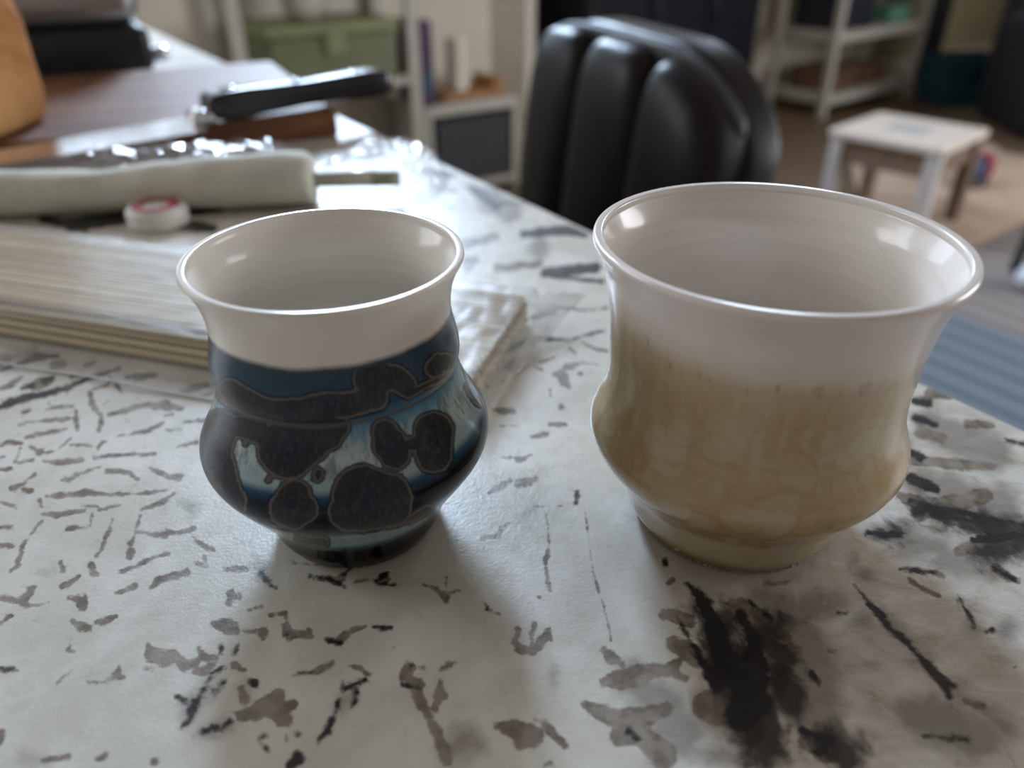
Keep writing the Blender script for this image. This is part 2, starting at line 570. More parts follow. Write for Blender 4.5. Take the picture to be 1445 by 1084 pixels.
# f = brown fleck, d = black vein (near the tissue roll also painted shadow), c = soft grey-brown cloud (pixel x, y, half width)
ST = []
ST += strokes(0, 540, 3.613, """
d0,130,8 60,95,16 140,75,18 230,60,14 330,35,8 420,0,5
f230,135,6 300,125,10 370,120,6; f100,215,8 150,200,8 210,200,6; f230,195,10 300,190,12 350,185,6
f390,140,4 388,190,12 395,245,10; f460,50,8 470,110,14 495,145,10; f515,160,6 518,210,9 500,250,8
f560,160,6 640,145,12 720,128,8; f790,120,10 850,120,18 930,130,6; f600,275,3 680,258,8 760,245,8 835,205,6
f130,280,8 200,265,8 270,250,7 340,237,4; f240,355,4 290,345,5 360,285,4; f350,315,4 400,318,7 470,322,4
f500,330,9 520,305,7 545,300,4; f0,325,6 50,305,9 110,310,6; f105,335,5 75,405,6; f85,410,8 120,405,8 165,395,9
f150,325,8 190,350,12 215,350,8; f480,385,3 560,375,7 640,367,5 720,370,7 790,360,7; f220,405,8 320,405,14 420,395,10
f315,495,8 350,492,14 400,470,12 450,450,8 510,425,4; f550,450,14 610,450,13 660,460,10 700,490,10
f740,425,5 800,455,13 860,480,13 910,490,14 935,470,5; f60,540,12 110,520,8 180,465,4; f115,545,6 160,553,12
f0,605,6 40,622,10 75,635,8; f240,580,8 310,578,16 380,572,14 440,560,14 560,575,6 700,565,6 845,553,5
f205,600,12 210,630,5; f210,668,8 290,675,14 360,660,12 430,650,8; f415,630,6 500,632,7; f510,650,9 560,635,8 610,625,4
f720,655,5 780,630,8 830,605,9 890,565,4; f0,740,8 60,735,7; f345,742,8 400,737,8 460,737,5 470,670,3
f490,885,5 520,850,8 545,770,8 575,700,4; f715,675,4 695,760,6 665,830,7; f670,860,18 655,890,12
f700,760,12 760,770,12 840,780,14; f850,760,8 920,765,12 990,745,12; f985,790,6 1040,835,12 1084,850,10
f50,970,8 85,930,12 105,880,12 125,810,6 170,760,6 215,705,4; f320,960,14 310,920,8; f470,930,14 480,975,18 500,980,12
f610,970,6 690,940,9 780,890,10 860,875,9; c930,610,12 970,630,30 985,660,20; f1000,920,8 1050,930,14 1040,885,8
c235,970,10 270,955,14; f320,1040,14 360,1025,12 405,990,5; f760,1060,6 810,1005,14 880,990,18 950,970,18
f590,1075,6 640,1065,10 690,1040,12; f150,1060,14 180,1045,6; f0,445,6 60,440,4; f850,240,6 925,240,6; f900,330,5 1000,305,7
f0,380,5 20,380,4; f0,830,10 60,832,7; f840,170,6 880,165,5; f940,205,4 1050,190,5; f115,150,8 150,140,6
""")
ST += strokes(0, 784, 3.613, """
f0,220,14 40,220,18 90,235,14 150,255,12 250,240,3; f120,220,20 170,180,12; f350,215,8 400,225,18 420,260,20 435,210,8
f370,335,12 410,360,24 450,370,14; f490,345,10 540,335,18 590,310,5; f0,345,8 55,305,4; f345,480,10 385,492,6; f345,480,6 360,455,4
f0,585,8 50,585,14 95,590,5; d0,580,4 60,582,6; f290,650,5 325,615,7 365,585,4; f450,650,4 530,645,8 590,620,16; f605,565,8 600,620,14 630,620,10
f750,450,6 780,510,40 850,530,42 900,510,30 940,560,35 1000,545,22; f1010,470,8 1040,520,18 1100,525,14; f1000,590,22 1050,590,24 1080,560,18
f1080,350,12 1130,355,30 1180,370,38 1210,390,18; f1245,385,12 1300,388,10; f1340,395,24 1340,420,12; f1180,200,20 1220,215,14; f1178,200,18 1172,245,14
f1140,70,8 1200,72,14 1260,75,12; d1220,440,5 1195,500,12; d1130,470,8 1125,500,4; d1140,570,4 1080,600,9 1050,660,9 1020,720,12 980,790,18 970,840,10 930,870,7
d1140,650,8 1090,690,6; d905,720,6 935,745,11; d740,580,5 770,572,8; d1020,900,3 1080,880,14 1130,880,8 1180,840,11
f1200,560,22 1240,580,10; f1230,680,14 1250,740,30; d1290,650,10 1310,665,8; f1200,810,10 1280,800,35 1373,770,60
f10,900,16 0,960,10; f490,1040,5 540,1015,12; f790,1050,18; c130,1030,30 220,1040,14; f220,1042,8 350,1030,12; d1340,920,12 1320,940,6; d1330,965,7 1355,985,10
c1040,890,12 1090,880,34 1150,860,26; c1000,740,40 960,810,34 1070,650,26
""")
ST += strokes(340, 784, 3.613, """
d100,90,12 130,130,10 180,170,5; c80,60,30 120,100,30; d350,105,8 430,120,11 490,135,12 525,160,6; d520,95,8 550,75,7; f400,115,14 480,130,22 520,110,18
f580,135,5 640,125,9; d690,135,10 740,95,9; d700,142,7 780,150,5; f740,120,22
f930,150,3 980,165,8 1040,205,20 1045,235,10; f1050,110,3 1045,190,5; f1060,190,10 1110,180,8
f40,275,5 110,262,3; f150,300,5 230,295,5 235,330,6; f235,360,22 240,400,30 290,395,20 360,415,14; d235,405,14 265,400,10; f345,380,10 360,410,10
f110,405,20; f20,385,8 70,390,8; f440,430,14 490,440,20 530,410,18 580,375,12 635,360,4; d450,435,8 500,445,8
d675,362,7 720,368,11 765,368,4; f265,615,6 320,600,10 380,590,14 440,565,16 470,540,10; d300,602,5 370,600,5
f550,560,4 600,570,14 650,608,6; d630,635,7 580,655,10 525,680,11; d520,645,5 525,690,8; d580,690,8 585,740,5 560,780,8; d500,740,9 470,830,9 440,900,18 395,940,8
c540,740,34 500,780,26; d290,915,14 320,920,5; d90,935,10 130,910,7; d110,970,8 135,1000,7; d290,1030,26 250,1075,18
f190,710,35 170,770,50 220,840,40 235,870,16; f260,760,20 200,770,30; f0,820,25 100,810,28; f60,650,16; c20,700,25
f860,570,36 840,620,24 900,650,28 890,700,30 940,790,22 985,880,26 1020,960,28 1050,1040,36; d860,555,12 930,572,9; d830,660,6 900,672,5
f1020,580,4 1070,555,12 1095,545,5; f1015,650,10 1010,720,34 1040,720,18; f1010,720,30 990,780,16; c1150,930,70 1080,1000,60 1200,960,50
f1240,235,6 1255,255,4; f1275,285,3 1320,298,4; f1290,870,8 1373,890,30; f230,905,5 235,945,7; f270,40,4 400,50,5; f780,470,4
""")
ST += strokes(680, 680, 2.6825, """
f30,40,8 70,20,12 100,0,8; f160,5,16 190,0,10; d355,75,9 360,45,8; f0,215,10 60,205,9 75,175,8 105,155,4
c180,120,10 205,95,6; f235,100,1.3 250,160,1.5 255,240,1.3; f250,260,8 240,300,4 245,360,6 260,410,8; f390,110,2 405,220,1.2 420,340,1.2 460,470,1.3 490,600,1.2
f200,95,1.2 300,90,1.2; d10,460,4 20,480,2; f20,480,3 60,495,3; f125,600,12 140,560,9; f125,605,12 150,635,18 190,640,20 230,600,18 250,570,10 262,600,4; f185,575,7 200,540,8; f185,580,6 190,620,10
f460,635,8 490,670,24 530,690,12; f460,760,18 520,750,36 590,740,40 650,720,30 720,715,24 740,690,16; f720,720,20 770,745,14
f380,840,10 450,870,30 520,900,40 620,890,36 700,860,22; f520,960,36 600,960,40; c700,950,50 680,1050,60; f620,980,40 690,1040,50; d560,945,12 590,975,12
d780,385,7 820,430,18 870,520,34 900,620,42 940,720,50 1000,790,40 1060,840,40; d740,515,2 790,600,6 840,690,14 890,770,26
c840,480,30 900,560,60 920,700,80; f690,500,20 740,510,28 790,530,22; f720,610,26 780,640,36 820,680,30; c950,470,40 1040,520,60; f950,470,26 1040,530,30; f860,850,60 950,880,60 1020,950,50; c860,860,90 980,900,90
f60,930,12 130,940,36 190,960,42; f150,990,30 200,980,30; f240,920,14 275,960,12 315,1000,8; f200,905,8 245,905,6; d695,300,5 697,315,3; f705,385,6 725,370,7; f215,435,5; c270,700,6 270,760,5
f240,1075,8 260,1060,6; c760,1000,40 900,1040,40
""")
ST += strokes(1045, 680, 2.6825, """
d432,390,3 480,450,7 520,500,13 560,550,13 620,600,11 700,690,13 760,750,22 790,810,10; d740,730,12 810,775,10; c600,560,30 520,500,30 700,680,26
d605,330,7 660,335,10 735,345,6; f735,345,14 770,360,6; d820,425,3 850,480,5 885,545,6; c870,540,22 900,565,16; d930,572,7 955,562,6
f950,325,6 1000,350,14 1050,375,12; d960,325,4 1040,368,7; d700,962,5 780,970,8 870,980,5; c780,970,30 850,1010,30
f600,50,12 680,80,28 780,125,32 900,160,28 1000,190,30 1073,215,30; d640,70,6 760,105,11 900,130,9 1073,165,6; d700,100,14 760,120,14 860,145,10
d480,190,7 560,205,14 610,195,10; c500,195,22 600,195,26; c850,270,50 950,260,60 1050,250,60; f830,260,22 900,240,34 1000,240,44 1073,230,30; d880,220,14 960,215,18 1060,205,14
d0,500,14 60,620,30 40,680,40; d60,700,44 40,800,60 0,880,66; f0,480,40 100,520,24; d120,520,8 40,460,5; c60,540,60 140,640,70 130,760,80 60,860,80; f150,600,44 180,660,30; f160,730,34 120,800,40
c100,385,14 190,375,12; f90,388,6 190,378,6; d270,725,9 295,765,6; f255,715,12 290,755,14; c450,530,40 480,520,36; d365,495,5 400,497,6; c310,620,16 350,645,12; f330,640,5 360,640,4; c400,695,6 500,690,10
c820,790,30 900,850,40 1000,930,50; f850,830,8 920,850,10; f300,960,50 260,980,40 330,1020,46; d230,940,14 340,980,18 290,1030,20; d185,930,7 175,990,7; c180,940,26 140,980,40
c120,450,50 60,430,40; c240,510,40 310,500,24; f640,370,5 700,410,6 750,430,6; c480,350,30; c430,300,14 440,280,10; f1040,700,5; c1010,560,40
c700,20,40 860,60,30; c640,230,60 760,250,50; c660,620,20
""")
ST += strokes(600, 360, 4.927, """
d860,120,12 960,100,20 1080,90,16 1230,85,10; d880,155,10 1050,165,12 1230,185,14; f300,60,50 350,30,30; f480,70,8 600,75,6
f740,440,14 830,410,22 900,400,14; d770,430,9 880,405,9; d850,350,8 960,370,6 1100,385,4 1260,370,4; d560,660,18 680,610,26 780,580,26 900,590,12 1020,590,6 1120,555,8 1260,520,6
f560,780,20 620,770,56 690,730,40 740,700,16; f770,780,10 810,800,6; f800,750,6 860,725,10 900,700,5; f890,830,12 950,830,36 970,880,36 1000,920,14; f980,780,26 1060,760,18
f1000,640,8 1050,690,8; f1080,600,6 1160,640,8 1270,670,8; f1090,750,10 1200,760,6; f1075,825,10; f870,940,8 872,980,10; f945,1055,18; d430,915,9; f540,880,8; f470,1075,8 600,1070,8
""")
ST += strokes(700, 560, 1.9396, """
f10,40,6 45,40,7; f0,80,2 55,80,2; f150,75,7 190,75,4; f100,110,5 140,105,6; f20,165,3 70,172,6 95,158,3; f0,250,9 40,230,5; f60,240,10 110,225,7; f180,30,5
""")
ST += strokes(0, 380, 4.516, """
d0,650,8 120,600,12 230,560,26 370,555,10; d140,760,10 200,745,18; f240,740,40 310,710,26; d270,710,14 340,690,12; d0,880,14 60,850,24 160,820,26 290,800,18 400,750,12 560,700,8 680,660,12 760,630,8
f0,770,10 60,740,20 140,690,12; f340,610,28 400,600,28; f450,690,8 500,680,12 520,665,6; f540,620,14 600,595,10; f700,690,12 740,730,12 770,780,8; f600,760,6 680,740,8 720,700,5
f810,690,10 900,690,22 990,670,12; f1160,780,14 1230,760,22 1320,740,16; f1290,810,10 1350,790,12; f570,790,8 580,850,11 600,900,13 640,930,8 645,980,10 625,1030,10
f690,930,8 780,900,13 880,870,11 1000,870,22 1060,855,22 1100,885,8; f0,590,20 60,570,16; f430,770,8 430,800,5; f310,850,10; f660,860,6 700,830,5; c0,580,60 200,530,40
""")
ST += strokes(0, 0, 1.0, """
d665,265,6 700,290,7; d740,330,6 800,325,7 825,332,4; f655,345,8 700,335,5; c690,280,20 720,300,16; f610,262,6 640,270,5; d590,240,5 640,248,4; c760,350,16
f1290,650,5 1350,655,8 1400,660,5; d1285,640,5 1300,645,6; d1290,565,5 1310,570,6; f1310,555,6 1340,558,5; f1365,598,6 1400,600,4; d1420,620,3 1445,628,3; f1300,610,10 1330,618,6; c1400,640,30 1310,600,24
d1290,590,4 1320,600,5; d1285,675,8 1320,690,6
d100,318,9 190,305,10 260,318,8 300,322,6; d60,310,6 120,322,6; d240,300,8 310,290,10; f700,380,5 760,372,6; d770,385,7 840,378,7; f560,270,8
f1400,560,10 1440,575,10; c1250,640,40; f1300,720,14 1390,700,10; f1360,740,6 1440,760,8
""")  # black strokes by the tissue roll mix stone vein and painted shadow

ST += strokes(0, 0, 1.0, """
e1015,880,16 1045,925,26; e985,860,12 1010,900,24 1040,960,34 1060,1010,34 1075,1060,30; e1075,900,26 1100,880,20; e1105,930,22 1110,990,22
e1160,1050,16 1200,1070,14; e1300,720,14 1370,735,14 1440,750,14; e1240,752,7 1270,752,7; e1390,775,14 1440,770,14; c1140,860,26 1180,850,20; c1330,790,20 1400,800,20
c1100,870,40 1150,940,36 1150,1010,40; c890,960,26 930,990,30 960,1040,36; c1290,1010,30 1380,1040,40; c1400,720,40 1340,700,24; c1290,680,20 1350,690,20
""")
cell = 0.003
S0, S1, T1 = -0.33, 1.05, 0.66
ns, nt = int(round((S1-S0)/cell)), int(round(T1/cell))
ii, jj = np.meshgrid(np.arange(ns), np.arange(nt), indexing='ij')
s_ = S0+(ii.ravel()+0.5)*cell
t_ = (jj.ravel()+0.5)*cell
e0, ed, en = np.array(E0), np.array(ED), np.array(EN)
cc = e0+s_[:, None]*ed+t_[:, None]*en
px, py, dep = project(cc)
infr = (px > -60) & (px < 1505) & (py > 0) & (py < 1140) & (cc[:, 1] > 0.04)
want = cell/(dep/FPX*2.6)
lev = np.where(infr, np.clip(np.round(want), 1, 5), 1).astype(int)
VV, FF, base = [], [], 0
for k in range(1, 6):
    idx = np.nonzero(lev == k)[0]
    if not len(idx): continue
    a, b = np.meshgrid(np.arange(k+1), np.arange(k+1), indexing='ij')
    so = (s_[idx, None]-cell/2)+a.ravel()[None]*cell/k
    to = (t_[idx, None]-cell/2)+b.ravel()[None]*cell/k
    P = e0+so[..., None]*ed+to[..., None]*en
    VV.append(P.reshape(-1, 3))
    q = np.array([(x*(k+1)+y, x*(k+1)+y+1, (x+1)*(k+1)+y+1, (x+1)*(k+1)+y) for x in range(k) for y in range(k)])
    FF.append((q[None]+(base+np.arange(len(idx))*(k+1)**2)[:, None, None]).reshape(-1, 4))
    base += len(idx)*(k+1)**2
# the rest of the slab: outlying quads, edge faces and underside
TH, SB, SE, TB = 0.032, -0.9, 1.9, 1.35


def P2(s, t, z=0.0): return (E0+ED*s+EN*t+Vector((0, 0, z)))[:]


SN, TN = S0+ns*cell, nt*cell
extra = [(SB, S0, 0, TB), (SN, SE, 0, TB), (S0, SN, TN, TB)]
xv, xf = [], []
for a, b, c_, d_ in extra:
    k = len(xv)
    xv += [P2(a, c_), P2(a, d_), P2(b, d_), P2(b, c_)]
    xf.append((k, k+1, k+2, k+3))
ring = [(SB, 0), (SE, 0), (SE, TB), (SB, TB)]
ea = 0.0025
for (a, c_), (b, d_) in zip(ring, ring[1:]+ring[:1]):
    k = len(xv)
    ma, mb = Vector((a-(SB+SE)/2, c_-TB/2)), Vector((b-(SB+SE)/2, d_-TB/2))
    oa = [math.copysign(ea, ma.x), math.copysign(ea, ma.y)]
    ob = [math.copysign(ea, mb.x), math.copysign(ea, mb.y)]
    xv += [P2(a, c_, 0), P2(b, d_, 0), P2(b+ob[0], d_+ob[1], -ea), P2(a+oa[0], c_+oa[1], -ea),
           P2(b+ob[0], d_+ob[1], -TH), P2(a+oa[0], c_+oa[1], -TH)]
    xf += [(k, k+3, k+2, k+1), (k+3, k+5, k+4, k+2)]
k = len(xv)
xv += [P2(SB, 0, -TH), P2(SE, 0, -TH), P2(SE, TB, -TH), P2(SB, TB, -TH)]
xf.append((k, k+1, k+2, k+3))
VV.append(np.array(xv)); FF.append(np.array(xf)+base)
VV = np.concatenate(VV); FF = np.concatenate(FF)
# face winding upwards
a, b, c_ = VV[FF[0, 0]], VV[FF[0, 1]], VV[FF[0, 2]]
if np.cross(b-a, c_-a)[2] < 0: FF = FF[:, ::-1]
me = bpy.data.meshes.new('countertop')
me.vertices.add(len(VV)); me.vertices.foreach_set('co', VV.ravel())
me.loops.add(FF.size); me.loops.foreach_set('vertex_index', FF.ravel().astype(np.int32))
me.polygons.add(len(FF)); me.polygons.foreach_set('loop_start', np.arange(0, FF.size, 4, dtype=np.int32))
me.update(calc_edges=True)


def seg_sdf(qx, qy, pts):
    best = np.full(len(qx), 1e9)
    if len(pts) == 1: pts = [pts[0], pts[0]]
    for (x0, y0, r0), (x1, y1, r1) in zip(pts, pts[1:]):
        dx, dy = x1-x0, y1-y0
        L = dx*dx+dy*dy
        h = np.clip(((qx-x0)*dx+(qy-y0)*dy)/L, 0, 1) if L > 1e-9 else np.zeros(len(qx))
        d = np.hypot(qx-x0-h*dx, qy-y0-h*dy)-(r0+(r1-r0)*h)
        best = np.minimum(best, d)
    return best


def fields(P, stroke_list, kinds, cap):
    qx, qy, dp = project(P)
    out = {k: np.full(len(P), cap) for k in kinds}
    order = np.argsort(qx)
    sx = qx[order]
    for kind, pts in stroke_list:
        pad = 60
        x0 = min(p[0]-p[2] for p in pts)-pad; x1 = max(p[0]+p[2] for p in pts)+pad
        y0 = min(p[1]-p[2] for p in pts)-pad; y1 = max(p[1]+p[2] for p in pts)+pad
        sel = order[np.searchsorted(sx, x0):np.searchsorted(sx, x1)]
        sel = sel[(qy[sel] > y0) & (qy[sel] < y1)]
        if not len(sel): continue
        d = seg_sdf(qx[sel], qy[sel], pts)*dp[sel]/FPX*1000.0       # mm on the surface
        out[kind][sel] = np.minimum(out[kind][sel], d)
    return out


fl = fields(VV, ST, 'fdce', 12.0)
for nm, key in (('fleck', 'f'), ('vein', 'd'), ('cloud', 'c'), ('ebony', 'e')):
    at = me.attributes.new(nm, 'FLOAT', 'POINT')
    at.data.foreach_set('value', fl[key].astype(np.float32))
# broad tone zones of the stone: 0 = creamy with flecks, 1 = grey-white and cloudy; far = where pattern is only procedural
zx, zy, zd = project(VV)
zone = np.clip((zx+0.25*(zy-700)-1000)/260.0, 0, 1)
at = me.attributes.new('zone', 'FLOAT', 'POINT'); at.data.foreach_set('value', zone.astype(np.float32))
far = np.clip((VV[:, 1]-0.42)/0.10, 0, 1)
out = ((zx < -40) | (zx > 1485) | (zy > 1120) | (VV[:, 1] < 0.05))
far = np.maximum(far, out.astype(float))
at = me.attributes.new('far', 'FLOAT', 'POINT'); at.data.foreach_set('value', far.astype(np.float32))

t = NT('white_granite_brown_flecks')
v = t.coord()
n_f = t.noise(v, 420, 4, 0.6)
n_m = t.noise(v, 140, 4, 0.6)
n_l = t.noise(v, 28, 5, 0.6, 0.5)
n_x = t.noise(t.mapping(v, (1, 2.4, 1), (0, 0, 0.35)), 46, 5, 0.6, 0.8)
n_v = t.noise(t.mapping(v, (1, 3.0, 1), (0, 0, -0.5)), 14, 5, 0.6, 1.2)
rag = t.math('ADD', t.math('MULTIPLY', t.math('SUBTRACT', n_f, 0.5), 2.2), t.math('MULTIPLY', t.math('SUBTRACT', n_m, 0.5), 2.4))
zone_ = t.attr('zone'); far_ = t.attr('far')
creamA = t.mix(t.mr(n_l, 0.35, 0.68), (0.55, 0.515, 0.445), (0.68, 0.645, 0.585))
n_w = t.noise(t.mapping(v, (1, 1.7, 1), (0, 0, 0.5)), 34, 6, 0.62, 1.6)
n_w2 = t.noise(t.mapping(v, (1.5, 1, 1), (0, 0, 0.2), (3, 1, 0)), 70, 5, 0.6, 1.2)
creamB = t.ramp(n_w, [(0.28, (0.36, 0.305, 0.245)), (0.40, (0.52, 0.47, 0.40)), (0.55, (0.62, 0.58, 0.52)), (0.66, (0.70, 0.68, 0.65))])
creamB = t.mix(t.mr(n_w2, 0.58, 0.72, 0, 0.45), creamB, (0.34, 0.29, 0.245))
basec = t.mix(zone_, creamA, creamB)
cl = t.math('ADD', t.attr('cloud'), t.math('MULTIPLY', t.math('SUBTRACT', n_m, 0.5), 7.0))
m_c = t.mr(cl, 3.0, -3.5, 0.0, 0.72)
col = t.mix(m_c, basec, (0.185, 0.155, 0.13))
fk = t.math('ADD', t.math('SUBTRACT', t.attr('fleck'), 0.14), rag)
m_f = t.mr(fk, 0.42, -0.42, 0.0, 0.92)
fcol = t.mix(t.mr(n_m, 0.35, 0.65), (0.14, 0.108, 0.082), (0.27, 0.225, 0.18))
col = t.mix(m_f, col, fcol)
eb = t.math('ADD', t.attr('ebony'), t.math('MULTIPLY', t.math('SUBTRACT', n_w2, 0.5), 16.0))
eb = t.math('ADD', eb, t.math('MULTIPLY', rag, 1.2))
col = t.mix(t.mr(eb, 4.0, -2.5, 0.0, 0.94), col, (0.020, 0.018, 0.020))
dk = t.math('ADD', t.attr('vein'), t.math('MULTIPLY', rag, 1.25))
m_d = t.mr(dk, 0.8, -0.5, 0.0, 0.97)
col = t.mix(m_d, col, (0.014, 0.014, 0.018))
pf = t.math('MULTIPLY', t.mr(n_x, 0.60, 0.66), far_)
col = t.mix(t.math('MULTIPLY', pf, 0.85), col, (0.19, 0.155, 0.125))
pv = t.math('MULTIPLY', t.mr(n_v, 0.62, 0.68), far_)
col = t.mix(t.math('MULTIPLY', pv, 0.9), col, (0.03, 0.03, 0.035))
grain = t.math('ADD', t.math('MULTIPLY', t.noise(v, 900, 3), 0.5), t.math('MULTIPLY', n_f, 0.6))
rough = t.mr(n_m, 0.3, 0.7, 0.26, 0.40)
t.bsdf(col, rough, t.bump(grain, 0.19, 0.0009), spec=0.5)
M['stone'] = t.m
top = link('countertop', me, M['stone'], smooth=False)
tag(top, 'pale speckled granite countertop with brown flecks and black veins', 'countertop')
isl = thing('kitchen_island', 'painted cabinet base carrying the granite countertop', 'cabinet')
ang = math.atan2(ED.y, ED.x)
Mi = Matrix.Translation(E0) @ Matrix.Rotation(ang, 4, 'Z')
sg = 1 if Vector((-ED.y, ED.x, 0)).dot(EN) > 0 else -1
ylo, yhi = sorted((sg*0.28, sg*1.2))
box('body', (-0.8, ylo, FZ), (1.8, yhi, -TH), M['cabinet'], isl, 0.003, 2, Mi)
for k in range(4):
    y = sg*0.28
    box('panel', (-0.75+k*0.64, min(y, y-sg*0.015), FZ+0.12), (-0.75+k*0.64+0.58, max(y, y-sg*0.015), -TH-0.08), M['cabinet'], isl, 0.004, 2, Mi)


# ------------------------------------------------------------------ the two cups
def catmull(pts, per=6):
    pts = [np.array(p, float) for p in pts]
    out = []
    for i in range(len(pts)-1):
        p0 = pts[max(i-1, 0)]; p1 = pts[i]; p2 = pts[i+1]; p3 = pts[min(i+2, len(pts)-1)]
        for k in range(per):
            u = k/per
            out.append(0.5*((2*p1)+(-p0+p2)*u+(2*p0-5*p1+4*p2-p3)*u*u+(-p0+3*p1-3*p2+p3)*u**3))
    out.append(pts[-1])
    return out


def revolve(name, prof, n, mat, parent, wob=None):
    """prof: (r, z) in metres from the axis outwards"""
    prof = np.array(prof)
    th = np.arange(n)*2*np.pi/n
    r = np.repeat(prof[:, 0:1], n, 1); z = np.repeat(prof[:, 1:2], n, 1)
    if wob is not None: r = r*(1+wob(th[None], z))
    V = np.stack([r*np.sin(th), -r*np.cos(th), z], -1).reshape(-1, 3)
    m = len(prof)
    i, j = np.meshgrid(np.arange(m-1), np.arange(n), indexing='ij')
    j2 = (j+1) % n
    Fq = np.stack([i*n+j, i*n+j2, (i+1)*n+j2, (i+1)*n+j], -1).reshape(-1, 4)
    me = bpy.data.meshes.new(name)
    me.vertices.add(len(V)); me.vertices.foreach_set('co', V.ravel())
    me.loops.add(Fq.size); me.loops.foreach_set('vertex_index', Fq.ravel().astype(np.int32))
    me.polygons.add(len(Fq)); me.polygons.foreach_set('loop_start', np.arange(0, Fq.size, 4, dtype=np.int32))
    me.update(calc_edges=True)
    return link(name, me, mat, parent), V


def cup_profile(outer, wall=2.4, floor=7.0, per=6, rim_r=1.2):
    o = catmull(outer, per)
    z1 = outer[-1][0]; r1 = outer[-1][1]
    pr = [(0.0, 1.2), (outer[0][1]-5, 1.2), (outer[0][1]-3.5, 0.4), (outer[0][1]-2, 0.0)]
    pr += [(p[1], p[0]) for p in o]
    for dx, dz in ((0.06, 0.50), (0.18, 0.82), (0.34, 0.955), (0.80, 0.940), (1.25, 0.920), (1.62, 0.895), (1.84, 0.76), (1.98, 0.42)):
        pr.append((r1-rim_r*dx, z1+rim_r*dz))
    inner = [p for p in o if p[0] > floor+3][::-1]
    for k, p in enumerate(inner):
        w = wall*min(1, 0.75+0.25*k/12)
        pr.append((p[1]-max(w, 2*rim_r*0.9 if k < 2 else 0), p[0]))
    rl = pr[-1][0]
    pr += [(rl*0.92, floor+1.2), (rl*0.8, floor+0.3), (rl*0.5, floor), (0.0001, floor)]
    return [(r/1000, z/1000) for r, z in pr]


BC = (-0.0503, 0.1959)
BLUE = [(0, 23.4), (1.2, 24.9), (5, 27.0), (9.5, 28.6), (13, 30.2), (16.5, 32.4), (20, 34.6), (26, 38.7), (31, 41.7), (35, 43.0),
        (39, 42.8), (43, 40.9), (48, 38.0), (53, 35.9), (57, 34.8), (59.2, 34.3), (60.5, 34.5), (62, 35.1), (65, 35.2), (69, 34.5),
        (74, 33.5), (79, 33.5), (84, 34.4), (88, 35.9), (91.4, 37.8)]
OC = (0.0719, 0.1991)
OCHRE = [(0, 29), (2, 31.4), (6, 33.5), (10, 34.6), (14, 35.8), (18, 37.8), (23, 41.6), (28, 45.2), (32.5, 47.2), (36, 47.3),
         (40, 46.0), (46, 43.9), (52, 43.0), (58, 42.9), (64, 43.2), (70, 43.6), (76, 44.3), (82, 45.4), (87, 46.7),
         (91, 48.4), (94, 49.8)]

# blue cup --------------------------------------------------------------
KR = strokes(280, 480, 3.388, """
k990,505,30 1045,495,34; k890,440,58 915,500,80 940,550,70; k1125,440,92 1125,550,86; k800,760,160 900,760,120; k720,820,95 930,810,85 800,800,120
k460,750,78 430,810,88 500,810,72; k460,860,50 440,840,70; k430,520,145 520,470,120 600,440,95 670,420,50; k430,560,105 330,470,60
k40,560,120 110,720,95 160,770,70; k100,430,90 60,500,110; k180,800,45 150,830,60; k200,415,52 290,440,56
k150,250,60 250,310,60 350,340,50 480,340,58 600,320,66 720,310,60 850,280,55; k830,190,88 940,180,58 985,215,55; k1130,140,45 1150,110,45 1190,110,40
k1310,230,34 1345,290,28; k480,955,18 600,968,22; k1000,865,14 1100,812,20; k575,640,20 572,655,22; k335,672,9; k225,498,6; k1000,260,20 1100,215,14 1195,170,12
k300,385,18 450,392,16 600,395,16 700,395,12
""")
KC = [(280+x/3.388, 480+y/3.388, r/3.388) for x, y, r in
      [(930, 500, 90), (1125, 490, 120), (820, 770, 150), (450, 790, 90), (440, 520, 130), (60, 600, 110), (640, 300, 90), (835, 190, 70), (935, 175, 45), (1150, 120, 50), (130, 760, 70), (450, 350, 80)]]
t = NT('crystalline_blue_glaze')
v = t.coord()
sep = t.n('ShaderNodeSeparateXYZ', i_0=v)
zmm = t.math('MULTIPLY', sep.outputs[2], 1000.0)
zj = t.math('ADD', zmm, t.math('MULTIPLY', t.math('SUBTRACT', t.noise(v, 60, 4), 0.5), 2.2))
# vertical running streaks
st_ = t.noise(t.mapping(v, (1, 1, 0.10)), 520, 4, 0.65)
zn = t.math('DIVIDE', zj, 92.0)
W_ = (0.80, 0.735, 0.665)
band = t.ramp(zn, [(0.0, (0.003, 0.003, 0.004)), (0.135, (0.003, 0.003, 0.005)), (0.165, (0.03, 0.10, 0.15)), (0.20, (0.26, 0.37, 0.40)),
                   (0.285, (0.27, 0.37, 0.39)), (0.315, (0.045, 0.055, 0.06)), (0.345, (0.004, 0.004, 0.007)), (0.425, (0.003, 0.004, 0.008)),
                   (0.455, (0.020, 0.085, 0.165)), (0.475, (0.32, 0.43, 0.46)), (0.55, (0.47, 0.55, 0.55)), (0.60, (0.25, 0.39, 0.45)),
                   (0.635, (0.075, 0.215, 0.35)), (0.67, (0.032, 0.095, 0.165)), (0.70, (0.030, 0.075, 0.12)), (0.79, (0.030, 0.062, 0.098)),
                   (0.815, (0.035, 0.055, 0.085)), (0.832, W_)])
inz = t.mr(zmm, 44, 48, 0, 1)
inz = t.math('MULTIPLY', inz, t.mr(zmm, 60, 55, 0, 1))
band = t.mix(t.math('MULTIPLY', t.math('MULTIPLY', inz, t.mr(st_, 0.42, 0.62)), 0.55), band, (0.045, 0.075, 0.10))
kd = t.attr('crystal')
rg = t.math('ADD', t.math('SUBTRACT', kd, 0.30), t.math('MULTIPLY', t.math('SUBTRACT', t.noise(v, 330, 5, 0.7), 0.5), 1.7))
ring = t.attr('ring')
